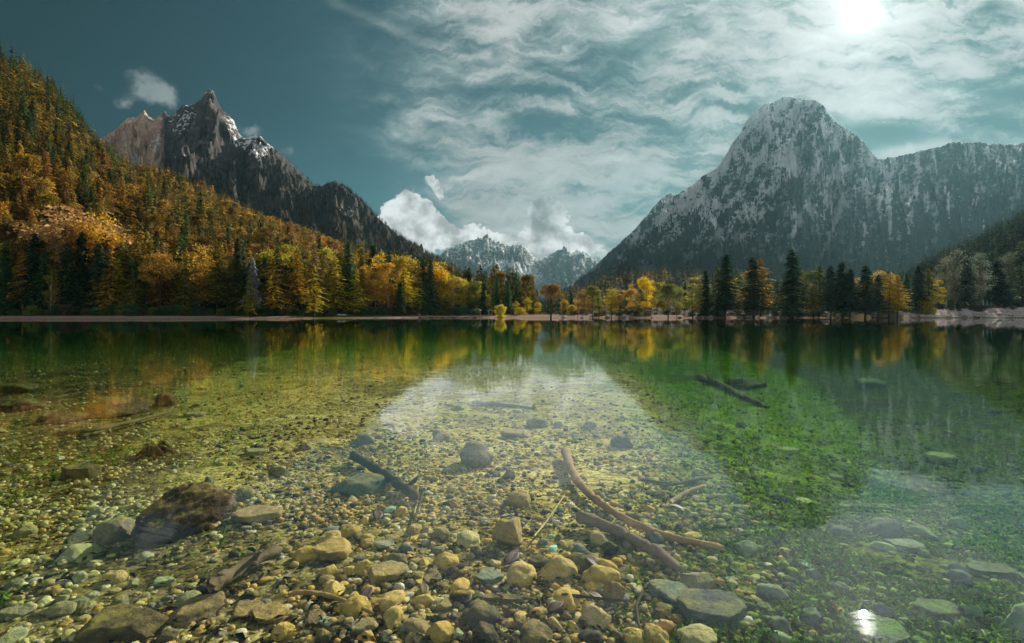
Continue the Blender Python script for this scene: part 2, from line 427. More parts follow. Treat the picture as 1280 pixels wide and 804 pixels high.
# ---- mountains
def mountain(name, prof, ydist, ybase, mat, nu, nv, x0, x1, basez=6, shape=1.2, amp=60, freq=(.004, .0012), lower=0, back=.7, jag=6, seed=0, gully=0, attrs=None, umap=None):
    pxs = np.linspace(x0, x1, nu) if umap is None else umap
    if umap is not None: nu = len(umap)
    vf = np.linspace(0, 1, nv)
    nb_ = max(8, nv//5); vb = np.linspace(1, 1+back, nb_+1)[1:]
    v = np.concatenate([vf, vb])
    Yr = interp(ydist, pxs); Yb = interp(ybase, pxs)
    zr = H + Yr*(HOR-interp(prof, pxs))/F - lower
    # jagged skyline
    dpx = Yr*(pxs-640)/F
    zr = zr + jag*(fbm(dpx*.02, seed, 0, 4)) + jag*.6*fbm(dpx*.09, seed+5, 0, 4) + jag*.45*(ridged(dpx*.035, seed, 3, 4)-.9)
    PX, Vv = np.meshgrid(pxs, v, indexing='ij')
    YR, YB, ZR = Yr[:, None], Yb[:, None], zr[:, None]
    Y = YB + (YR-YB)*Vv; X = Y*(PX-640)/F
    t = np.clip(Vv, 0, 1)
    z = basez + (ZR-basez)*t**shape
    bz = basez + (ZR-basez)*(1-((Vv-1)/back)*.75)
    z = np.where(Vv > 1, bz, z)
    u = (YR)*(PX-640)/F
    env = np.clip(t*6, 0, 1)*np.clip(np.abs(1-Vv)*5, 0, 1)
    warp = 60*fbm(X*.004, Y*.004, seed+11, 3)
    n1 = ridged((X+warp)*freq[0], Y*freq[1], seed, 6, .55)-1.0
    n2 = fbm(X*freq[0]*5, Y*freq[1]*8, z*.006+seed, 6, gain=.6)
    n3 = ridged(X*freq[0]*9, Y*freq[0]*5, z*.01+seed, 4, .6)-.9
    z2 = z + env*(amp*n1 + amp*.34*n2 + amp*.16*n3)
    # cliffs push forward and back
    Y2 = Y + env*amp*.6*fbm(X*.006, z*.012, seed+3, 5)
    z2 = z2 + gully*env*(ridged(u*.012+warp*.01, t*.6, seed+20, 4)-.9)
    zm = H+(ZR-H)*Y2/YR - 2; z2 = np.where((Vv < 1) & (z2 > zm), zm+(z2-zm)*.04, z2)
    V = np.stack([X*Y2/Y, Y2, z2], -1)
    at = attrs(PX, Vv, V) if attrs else None
    me = mesh_np(name, V.reshape(-1, 3), grid_faces(nu, len(v)), attrs={k: q.reshape(-1) for k, q in at.items()} if at else None)
    return me, (pxs, v, V)

def rock_mat(name, rocks, snowline, snow_amt, forest_top, forest_col, scale=1.0, snow_col=(.82, .85, .88), tan=None, use_attr=False, snow_sc=1.0):
    m, nt = material(name)
    geo = nt.n('ShaderNodeNewGeometry'); p = geo.outputs['Position']; X, Y, Z = nt.sep(p)
    nx, ny, nz = nt.sep(geo.outputs['Normal'])
    q = nt.mapping(p, scale=(1, 1, .45)); ql = nt.mapping(p, scale=(1, 1, 1.9)); sf = nt.noise(ql, .035*scale, 9, .72)
    big = nt.noise(p, .004*scale, 6, .6); md = nt.noise(q, .02*scale, 9, .68, dist=.4); fi = nt.noise(q, .09*scale, 6, .7)
    strat = nt.noise(nt.mapping(p, rot=(.25, .12, 0), scale=(.15, .15, 1)), .05*scale, 7, .65)
    c = nt.ramp(md*.55+strat*.45, [(.32, rocks[0]), (.5, rocks[1]), (.68, rocks[2])])
    if tan: 
        c = nt.mix((X/Y).ss(px(tan[0]), px(tan[1])), nt.mix(md.ss(.35, .65), tan[2], tan[3]), c)  # sunlight on the left face, painted in as a paler pinkish rock colour
    # snow lies on the flatter ledges
    sn = (nz-.55)*.6 + (sf-.5)*5.0*snow_sc + (md-.5)*1.3 + (big-.5)*2.2 + snow_amt
    sn = sn + (Z.ss(snowline[0], snowline[1])-.7)*.65
    if use_attr: sn = sn + nt.attr('snow')*2.2
    sn = sn.ss(.0, .22)
    fo = ((Z - (big-.5)*forest_top[2] - (md-.5)*forest_top[3]).ss(forest_top[0], forest_top[1])*-1.0+1.0)
    c = nt.mix(fo, c, nt.mix(fi, forest_col[0], forest_col[1]))
    c = nt.mix(sn*(1.0-fo*.85), c, snow_col)
    hh = md*9.0 + fi*3.0 + strat*7.0 + nt.noise(p, .35*scale, 4, .7)*1.0
    nb = nt.bump(hh, 1.0, 2.2/scale)
    out(nt, principled(nt, c, .9, nb, .15))
    return m

def add_mtn(me, mat, name, label):
    o = link(name, me, mat); tag(o, label, kind='structure'); return o
# far peaks at the head of the valley
m_far = rock_mat('far_rock', [(.12, .13, .13), (.22, .23, .22), (.36, .36, .34)], (200, 900), .18, (150, 420, 400, 300), ((.04, .05, .03), (.08, .09, .05)), .55)
def far_snow(PX, Vv, V):
    py_ = HOR - F*(V[..., 2]-H)/V[..., 1]
    s = np.exp(-((PX-655-(py_-345)*.8)/16)**2 - ((py_-348)/12)**2)*1.0
    s += np.exp(-((PX-632)/14)**2-((py_-330)/4)**2)*.5
    return {'snow': s}
me, far_g = mountain('far_peaks', [(420, 345), (520, 335), (553, 316), (570, 307), (583, 302), (597, 300), (609, 293), (617, 300), (628, 305), (640, 308), (652, 305), (660, 313), (672, 326), (682, 322), (692, 316), (705, 309), (716, 317), (728, 316), (740, 323), (760, 335), (820, 350), (900, 360)],
    [(400, 5600), (900, 5600)], [(400, 3600), (900, 3600)], m_far, 420, 150, 430, 880, basez=20, shape=1.15, amp=150, freq=(.0016, .0008), jag=26, seed=2, gully=70, attrs=far_snow)
m_far2 = rock_mat('far_rock', [(.10, .11, .11), (.19, .20, .19), (.32, .32, .30)], (200, 900), -.10, (150, 420, 400, 300), ((.035, .045, .03), (.07, .08, .05)), .55, use_attr=True)
add_mtn(me, m_far2, 'mountain', 'snow streaked rocky peaks closing the far end of the valley')

# great mountain on the right
RP = [(560, 398), (640, 390), (700, 364), (720, 352), (745, 332), (760, 318), (790, 290), (812, 266), (828, 247), (838, 242), (846, 243), (852, 240), (880, 220), (897, 210), (905, 196), (915, 181), (925, 168), (933, 152), (940, 143), (948, 137), (955, 130), (968, 128), (978, 122), (990, 121), (1005, 124), (1020, 126), (1030, 132), (1036, 143), (1050, 156), (1065, 165), (1080, 178), (1092, 193), (1097, 199), (1110, 197), (1125, 195), (1150, 189), (1175, 183), (1190, 178), (1215, 178), (1240, 179), (1262, 181), (1280, 178), (1400, 190), (1600, 260), (1800, 320)]
m_right = rock_mat('right_rock', [(.024, .036, .045), (.062, .083, .095), (.14, .17, .18)], (150, 600), -.02, (150, 330, 260, 220), ((.02, .03, .022), (.055, .06, .045)), 1.0, use_attr=True)
def poly_d(PX, PY, pts):
    d = np.full(PX.shape, 1e9)
    for (x0, y0), (x1, y1) in zip(pts[:-1], pts[1:]):
        t = np.clip(((PX-x0)*(x1-x0)+(PY-y0)*(y1-y0))/((x1-x0)**2+(y1-y0)**2), 0, 1)
        d = np.minimum(d, np.hypot(PX-x0-t*(x1-x0), PY-y0-t*(y1-y0)))
    return d
def right_snow(PX, Vv, V):
    py_ = HOR - F*(V[..., 2]-H)/V[..., 1]
    s = 0
    for pts, wd, k in [([(1046, 212), (1052, 245), (1046, 270), (1036, 300), (1022, 330)], 2.0, .75), ([(1046, 270), (1010, 300), (985, 325)], 1.6, .45),
                       ([(1005, 262), (992, 290), (975, 325)], 2.0, .55), ([(1090, 200), (1070, 206), (1046, 212), (1020, 230)], 4, .35), ([(1165, 300), (1152, 325), (1150, 335)], 2, .5),
                       ([(1036, 300), (1040, 320)], 1.5, .4), ([(1112, 238), (1135, 236)], 1.5, .5)]:
        dd = poly_d(PX + 2.5*fbm(PX*.15, py_*.15, 3, 3), py_, pts)
        s = s + k*np.exp(-(dd/wd)**2)
    s = s + .16*np.exp(-((PX-900)/120)**2-((py_-262)/40)**2)
    lw = sst(1090, 1010, PX)
    s = s + lw*(.40*fbm(PX*.045, (py_+PX*.12)*.20, 2, 4) + .42*(ridged((PX+.75*py_)*.05, (py_-.75*PX)*.010, 4, 4)-.95) + .25*(ridged((PX-.9*py_)*.035, (py_+.9*PX)*.010, 8, 4)-.95))
    # streaks running down the wall
    s = s + .6*np.clip(fbm(PX*.12, py_*.018, 9, 4), 0, 1)*sst(1000, 1080, PX) - .14*sst(1050, 1150, PX)
    s = s - .5*sst(190, 150, py_)*sst(1100, 1060, PX)*0 
    return {'snow': s}
um = np.concatenate([np.linspace(590, 700, 40)[:-1], np.linspace(700, 1290, 720), np.linspace(1290, 1800, 100)[1:]])
me, right_g = mountain('mountain', RP, [(590, 3300), (800, 3000), (985, 2700), (1100, 3000), (1280, 2900), (1800, 2800)],
    [(590, 1450), (900, 1250), (1280, 1150), (1800, 1100)], None, 0, 330, 0, 0, basez=10, shape=1.22, amp=135, freq=(.0042, .0016), jag=7, seed=5, gully=60, attrs=right_snow, umap=um)
add_mtn(me, m_right, 'mountain', 'great grey rock mountain dusted with snow rising over the right shore')

# jagged dark peak behind the left slope
LP = [(-200, 150), (60, 178), (100, 178), (128, 173), (135, 168), (148, 160), (158, 150), (166, 148), (172, 146), (180, 138), (186, 147), (194, 150), (200, 143), (206, 138), (212, 146), (220, 141), (228, 133), (236, 132), (243, 128), (252, 124), (257, 116), (261, 111), (267, 113), (270, 121), (274, 132), (283, 142), (292, 152), (299, 168), (306, 172), (316, 169), (325, 170), (335, 180), (348, 190), (362, 203), (378, 218), (392, 233), (402, 232), (412, 228), (422, 228), (432, 234), (445, 246), (460, 260), (478, 277), (500, 297), (515, 306), (535, 318), (560, 332), (600, 351), (640, 371), (690, 391), (760, 400)]
m_left = rock_mat('left_rock', [(.030, .030, .033), (.085, .080, .080), (.20, .18, .17)], (330, 900), -.30, (120, 420, 260, 200), ((.020, .020, .012), (.060, .045, .022)), 1.7, tan=(196, 208, (.42, .26, .18), (.72, .54, .42)), use_attr=True)
def left_snow(PX, Vv, V):
    py_ = HOR - F*(V[..., 2]-H)/V[..., 1]
    s = np.exp(-((PX-168)/12)**2-((py_-200)/7)**2)*.55 + np.exp(-((PX-322)/16)**2-((py_-185)/14)**2)*.5 + np.exp(-((PX-436)/13)**2-((py_-264)/10)**2)*.45
    s = s + .35*np.exp(-((PX-228)/16)**2-((py_-152)/14)**2) + .3*np.exp(-((PX-195)/8)**2-((py_-180)/18)**2)
    s = s + .25*np.exp(-((PX-292)/10)**2-((py_-158)/12)**2) - .5*sst(195, 250, py_)*sst(400, 380, PX)-.35*sst(268, 285, py_)
    return {'snow': s}
me, left_g = mountain('mountain', LP, [(-200, 1500), (262, 1500), (400, 1500), (500, 1450), (640, 1500), (760, 1500)], [(-200, 700), (262, 780), (500, 900), (760, 1000)], None, 620, 240, -150, 750,
    basez=5, shape=1.25, amp=62, freq=(.011, .003), jag=4.5, lower=0, seed=9, gully=28, attrs=left_snow)
add_mtn(me, m_left, 'mountain', 'jagged dark rock peak with a face painted sunlit pink above the left forest')

# forest slopes
m_floor, nt = material('forest_floor')
p = pos(nt)
nz_ = nt.noise(p, .05, 6, .65)
out(nt, principled(nt, nt.ramp(nz_, [(.3, (.012, .011, .006)), (.55, (.035, .027, .011)), (.8, (.08, .06, .025))]), .95, nt.bump(nt.noise(p, .6, 5, .7), .8, .8), .1))
SP = [(-500, -200), (-200, -60), (0, 58), (40, 82), (60, 98), (85, 122), (110, 162), (128, 180), (165, 206), (200, 214), (250, 234), (300, 260), (330, 274), (400, 298), (500, 332), (560, 354), (620, 374), (670, 390)]
me, slope_g = mountain('hillside', SP, [(-500, 430), (0, 480), (110, 560), (200, 650), (330, 800), (500, 950), (670, 1000)], [(-500, 185), (0, 178), (200, 180), (350, 192), (430, 218), (560, 262), (670, 270)], None, 400, 130, -420, 670,
    basez=1.2, shape=1.0, amp=9, freq=(.012, .006), jag=2, lower=14, seed=13, gully=0)
add_mtn(me, m_floor, 'hillside', 'steep autumn forest hillside above the left beach')
MP = [(600, 398), (660, 390), (690, 378), (720, 358), (760, 342), (800, 336), (850, 336), (900, 342), (950, 348), (1000, 358), (1100, 372), (1180, 380), (1300, 390)]
me, mid_g = mountain('hillside', MP, [(600, 700), (1300, 560)], [(600, 330), (1300, 300)], None, 160, 50, 600, 1300, basez=1.6, shape=1.0, amp=5, freq=(.012, .006), jag=2, lower=12, seed=17)
add_mtn(me, m_floor, 'hillside', 'low wooded hill behind the far shore trees')
DP = [(1040, 392), (1090, 375), (1120, 350), (1150, 334), (1180, 315), (1220, 296), (1280, 264), (1400, 208), (1700, 100), (1900, 60)]
me, dark_g = mountain('hillside', DP, [(1040, 640), (1280, 560), (1900, 480)], [(1040, 330), (1280, 262), (1900, 250)], None, 220, 80, 1040, 1850, basez=3.5, shape=1.0, amp=8, freq=(.012, .006), jag=2, lower=13, seed=21)
add_mtn(me, m_floor, 'hillside', 'dark shaded forest hillside at the right edge')
print('terrain', time.time()-T0)
#--ENDTERRAIN--
#--TREES--
def quads(C, U, V2):
    """quad cards: centre, half axes -> verts, faces"""
    n = len(C)
    P4 = np.stack([C-U-V2*.55, C+U*.2-V2, C+U, C+U*.2+V2], 1).reshape(-1, 3)
    return P4, np.arange(n*4).reshape(n, 4)
def nrm(a): return a/np.maximum(np.linalg.norm(a, axis=-1, keepdims=True), 1e-9)
def conifer(r, nw=34, nb=9, ns=5, R=.17, base=.1, droop=.35, spray=.030, top=1.0, rough=.28, gap=.0):
    """crown of a unit-height tree: whorls of branches, each a row of sprays on both sides"""
    C, U, V2 = [], [], []
    for k in range(nw):
        t = (k+.5*r.random())/nw
        zc = base+(1-base)*t
        rad = R*((1-t)**.82)*(.72+.55*r.random())+.006
        if t < .12: rad *= .65+2.5*t
        n = max(3, int(nb*(.55+.45*(1-t))))
        th0 = r.random()*6.28
        for b in range(n):
            if r.random() < gap: continue
            zb = (r.random()-.5)*1.3*(1-base)/nw
            th = th0+6.283*(b+.6*r.random())/n
            rl = rad*(1-rough+2*rough*r.random())*(1+.25*sin(th*2+k*.3))
            dr = np.array([cos(th), sin(th), 0]); tn = np.array([-sin(th), cos(th), 0])
            m = max(1, int(round(ns*(.4+.6*rl/R))))
            for s in range(m):
                f = (s+.6+.5*r.random())/(m+.3)
                z = zc + zb - droop*rl*f*f + .05*rl*f
                for sd in ((-1, 1) if ns > 1 else (1,)):
                    l = (spray if ns > 1 else rl*.52)*(.7+.7*r.random())*(1.15-.5*f if ns > 1 else 1)
                    ang = sd*(.5+.4*r.random()) if ns > 1 else .1
                    dd = dr*cos(ang)+tn*sin(ang); dd = dd+np.array([0, 0, -.25-.45*r.random()])
                    cc = dr*rl*f*(1 if ns > 1 else .55)+np.array([0, 0, z if ns > 1 else zc-droop*rl*.4])
                    side = np.cross(dd, [0, 0, 1.0])+np.array([0, 0, (r.random()-.5)*1.1])
                    C.append(cc+dd*l*.4); U.append(dd*l); V2.append(side/np.linalg.norm(side)*l*(.42 if ns > 1 else .5))
    # leader
    for q in range(4):
        C.append(np.array([0, 0, 1-.012*q])); a_ = r.random()*6.28; U.append(np.array([0, 0, .022])); V2.append(np.array([cos(a_), sin(a_), 0])*.007)
    return quads(np.array(C), np.array(U), np.array(V2))
def broad(r, nbl=26, nl=95, W=.30, base=.28, leaf=.014, shape='round', fat=1.0):
    C, U, V2, cent = [], [], [], []
    for k in range(nbl):
        z = r.random()
        if shape == 'umbrella': zz = base+.25+(1-base-.25)*z**.6; w = W*(1.1-.75*z)
        elif shape == 'tall': zz = base+(1-base)*z; w = W*sin(pi*min(.97, .25+.72*z))**.8
        else: zz = base+(1-base)*z; w = W*sqrt(max(.05, 1-(1.75*z-.8)**2))
        th = r.random()*6.28; q = sqrt(r.random())*w*.85
        c = np.array([cos(th)*q, sin(th)*q, min(zz, .95)]); cent.append(c)
        rb = (.045+.05*r.random())*(1.15 if shape != 'tall' else .8)
        n = int(nl*(rb/.07)**2); rb *= fat
        d_ = r.normal(size=(n, 3)); d_ /= np.linalg.norm(d_, axis=1)[:, None]
        rr = rb*(r.random(n)**.45)
        p_ = c+d_*rr[:, None]*np.array([1.25, 1.25, .72])
        u_ = nrm(r.normal(size=(n, 3))); v_ = nrm(np.cross(u_, r.normal(size=(n, 3))))
        l = leaf*(.6+.8*r.random(n))[:, None]
        C.append(p_); U.append(u_*l); V2.append(v_*l*.7)
    V_, F_ = quads(np.concatenate(C), np.concatenate(U), np.concatenate(V2))
    return V_, F_, cent
def tube(pts, rad, ns=7):
    pts = np.array(pts, float); V_, F_ = [], []
    for i, p_ in enumerate(pts):
        t = nrm(pts[min(i+1, len(pts)-1)]-pts[max(i-1, 0)])
        a_ = nrm(np.cross(t, [.13, 1, .21])); b_ = np.cross(t, a_)
        for k in range(ns):
            an = 6.2832*k/ns; V_.append(p_+rad[i]*(a_*cos(an)+b_*sin(an)))
    for i in range(len(pts)-1):
        for k in range(ns):
            F_.append((i*ns+k, i*ns+(k+1) % ns, (i+1)*ns+(k+1) % ns, (i+1)*ns+k))
    for e in (0, len(pts)-1):
        V_.append(pts[e]); c = len(V_)-1
        for k in range(ns):
            q = (e*ns+k, e*ns+(k+1) % ns)
            F_.append((c, c, *q) if False else (c, q[0], q[1], q[1]))
    return np.array(V_), F_
def fix_faces(me): me.validate(verbose=False); return me
def join(parts):
    V_, F_, o = [], [], 0
    for v_, f_ in parts:
        V_.append(v_); F_.append(np.asarray(f_)+o); o += len(v_)
    return np.concatenate(V_), np.concatenate(F_)
def trunk_mesh(r, rad=.012, top=.95, lean=.01, limbs=None, name='trunk', forks=0):
    zs = np.linspace(-.03, top, 9)
    ph = r.random()*6
    pts = [(lean*sin(z*4+ph), lean*cos(z*3+ph), z) for z in zs]
    rd = [rad*(1-.86*max(z, 0)/top)*(1.35 if i == 0 else 1) for i, z in enumerate(zs)]
    prt = [tube(pts, rd)]
    for c in (limbs if limbs is not None else []):
        z0 = max(.12, c[2]-.10-.15*r.random()); k = int(np.searchsorted(zs, z0)); k = min(k, len(pts)-1)
        b0 = np.array(pts[k-1]); prt.append(tube([b0, b0*.4+c*.6+np.array([0, 0, -.01]), c], [rad*.42, rad*.25, rad*.08], 5))
    if forks:
        for q in range(forks):
            a_ = r.random()*6.28; prt.append(tube([(0, 0, -.03), (.03*cos(a_), .03*sin(a_), .12), (.07*cos(a_), .07*sin(a_), .6)], [rad*.9, rad*.7, rad*.2], 6))
    V_, F_ = join(prt)
    return V_, F_

# materials
def foliage(name, use_attr, transl=.5):
    m, nt = material(name)
    if use_attr: base = nt.attr('tcol', 'Color')
    else: base = nt.n('ShaderNodeObjectInfo').outputs['Color']
    geo = nt.n('ShaderNodeNewGeometry'); isl = E(nt.t, geo.outputs['Random Per Island'])
    pn_ = nt.noise(geo.outputs['Position'], .35, 3, .6)
    k = (isl*.75+.55)*(pn_*1.1+.45)
    c = nt.mix(1.0, base, nt.comb(k, k, k), 'MULTIPLY')
    hs = nt.n('ShaderNodeHueSaturation'); nt.put(hs.inputs['Color'], c); nt.put(hs.inputs['Hue'], isl*.03+.485)
    df = nt.n('ShaderNodeBsdfDiffuse'); nt.put(df.inputs[0], hs.outputs[0]); 
    tl = nt.n('ShaderNodeBsdfTranslucent'); nt.put(tl.inputs[0], hs.outputs[0])
    mx = nt.n('ShaderNodeMixShader'); mx.inputs[0].default_value = transl; nt.put(mx.inputs[1], df.outputs[0]); nt.put(mx.inputs[2], tl.outputs[0])
    out(nt, mx.outputs[0]); return m
m_fol = foliage('foliage', False); m_fola = foliage('forest_foliage', True)
m_bark, nt = material('bark')
p = nt.n('ShaderNodeTexCoord').outputs['Object']
bn = nt.noise(nt.mapping(p, scale=(60, 60, 9)), 1, 4, .6)
out(nt, principled(nt, nt.mix(1.0, nt.n('ShaderNodeObjectInfo').outputs['Color'], nt.ramp(bn, [(.3, (.5, .5, .5)), (.7, (1.3, 1.3, 1.3))]), 'MULTIPLY'), .9, nt.bump(bn, .6, .05), .1))

tr_ = np.random.default_rng(21)
def protomesh(name, vf, mat, smooth=False):
    me = mesh_np(name, vf[0], vf[1], smooth=smooth); me.materials.append(mat); return me
SPR = []; LAR = []; BRO = []; UMB = []; TALL = []
def mk(kind, hi=True):
    r = tr_
    if kind == 'spruce': c = conifer(r, 40 if hi else 24, 9 if hi else 7, 5 if hi else 3, R=.15+.03*r.random(), base=.10+.07*r.random(), droop=.42, spray=.027 if hi else .038); t = trunk_mesh(r, .011)
    elif kind == 'fullspruce': c = conifer(r, 40, 10, 6, R=.215, base=.06, droop=.30, spray=.03); t = trunk_mesh(r, .012)
    elif kind == 'larch': c = conifer(r, 30 if hi else 22, 8, 6 if hi else 3, R=.17+.04*r.random(), base=.16+.08*r.random(), droop=.2, spray=.024 if hi else .04, rough=.4, gap=.12 if hi else .06); t = trunk_mesh(r, .011)
    elif kind == 'layered': c = conifer(r, 24, 8, 7, R=.25, base=.14, droop=.26, spray=.027, rough=.5, gap=.2); t = trunk_mesh(r, .013)
    elif kind == 'broad': v_, f_, ce = broad(r, 44, 70 if hi else 28, W=.27, base=.27, leaf=.013 if hi else .02, fat=1.15); c = (v_, f_); t = trunk_mesh(r, .013, .7, .015, ce[:14])
    elif kind == 'umbrella': v_, f_, ce = broad(r, 46, 70, W=.44, base=.26, leaf=.014, shape='umbrella', fat=1.2); c = (v_, f_); t = trunk_mesh(r, .018, .75, .02, ce[:14], forks=1)
    elif kind == 'tall': v_, f_, ce = broad(r, 42, 60 if hi else 28, W=.17, base=.22, leaf=.013 if hi else .019, shape='tall'); c = (v_, f_); t = trunk_mesh(r, .010, .9, .012, ce[:12])
    elif kind == 'bare': 
        v_, f_, ce = broad(r, 46, 42, W=.26, base=.22, leaf=.0085); c = (v_, f_); t = trunk_mesh(r, .012, .9, .015, ce)
    elif kind == 'bush': v_, f_, ce = broad(r, 40, 75, W=.75, base=.0, leaf=.035, fat=2.6); c = (v_, f_); t = trunk_mesh(r, .02, .5, .03, ce[:10])
    return c, t
PROTO = {}
for k, n in (('spruce', 5), ('fullspruce', 2), ('larch', 5), ('layered', 3), ('broad', 4), ('umbrella', 3), ('tall', 4), ('bare', 2), ('bush', 2)):
    PROTO[k] = []
    for i in range(n):
        c, t = mk(k)
        PROTO[k].append((protomesh(k+'_crown', c, m_fol), protomesh('trunk', t, m_bark, True)))
LOW = {}
for k, n in (('spruce', 6), ('larch', 6), ('broad', 4), ('tall', 4)):
    LOW[k] = []
    for i in range(n):
        c, t = mk(k, False)
        v_, f_ = join([c, t]); me = mesh_np(k, v_, f_, smooth=False); me.materials.append(m_fol); me.materials.append(m_bark)
        mi = np.zeros(len(f_), np.int32); mi[len(c[1]):] = 1; me.polygons.foreach_set('material_index', mi)
        LOW[k].append(me)
FARP = {}
for k in ('spruce', 'larch', 'broad'):
    FARP[k] = []
    for i in range(6):
        if k == 'spruce': q = conifer(tr_, 13, 6, 1, R=.17, base=.06, droop=.5)
        elif k == 'larch': q = conifer(tr_, 11, 6, 1, R=.20, base=.12, droop=.25, rough=.45, gap=.08)
        else: v_, f_, ce = broad(tr_, 9, 7, W=.26, base=.25, leaf=.06); q = (v_, f_)
        # the stem
        V0, F0 = tube([(0, 0, -.05), (0, 0, .8)], [.012, .004], 4)
        FARP[k].append(join([q, (V0, F0)]))
print('tree kinds', time.time()-T0)

DKG = (.040, .062, .024); GRN = (.055, .085, .026); OLV = (.12, .105, .022); GOLD = (.40, .225, .025); YEL = (.56, .37, .03); ORG = (.42, .20, .045); RUST = (.27, .135, .045); BRN = (.10, .065, .03); GRY = (.13, .125, .085)
def jit(c, r, a=.25):
    c = (c[0]*.95, c[1]*1.08, c[2]*1.2); f = 1+a*(r.random()*2-1); h = (r.random()-.5)*a*.5
    return tuple(np.clip([c[0]*f*(1+h), c[1]*f, c[2]*f*(1-h)], 0, 1))
KIND = {'spruce': ('spruce_tree', 'spruce tree'), 'fullspruce': ('spruce_tree', 'spruce tree'), 'larch': ('larch_tree', 'larch tree'), 'layered': ('larch_tree', 'larch tree'),
        'broad': ('deciduous_tree', 'tree'), 'umbrella': ('deciduous_tree', 'tree'), 'tall': ('birch_tree', 'birch tree'), 'bare': ('bare_tree', 'bare tree'), 'bush': ('bush', 'bush')}
ALLT = []     # every tree: dict
def zat(x, y): return float(ground(np.array([x]), np.array([y]))[0])
def front_tree(px_, top, kind, col_, Y, label=None, wid=1.0, group=None, trunk=(.05, .038, .028), sink=0.0):
    x = Y*(px_-640)/F; z = zat(x, Y)-.1
    h = (HOR-top)*Y/F + H - z
    kk = 1.9 if col_[0] < .05 else 1.5 if col_[0] < .13 else (1.35 if px_ < 640 else 1.15)
    col_ = (col_[0]*.92*kk, col_[1]*1.12*kk, col_[2]*1.3*kk)
    ALLT.append(dict(x=x, y=Y, z=z, h=h, kind=kind, col=col_, label=label, w=wid, px=px_, py=top, size=h/Y, front=True, group=group, trunk=trunk))
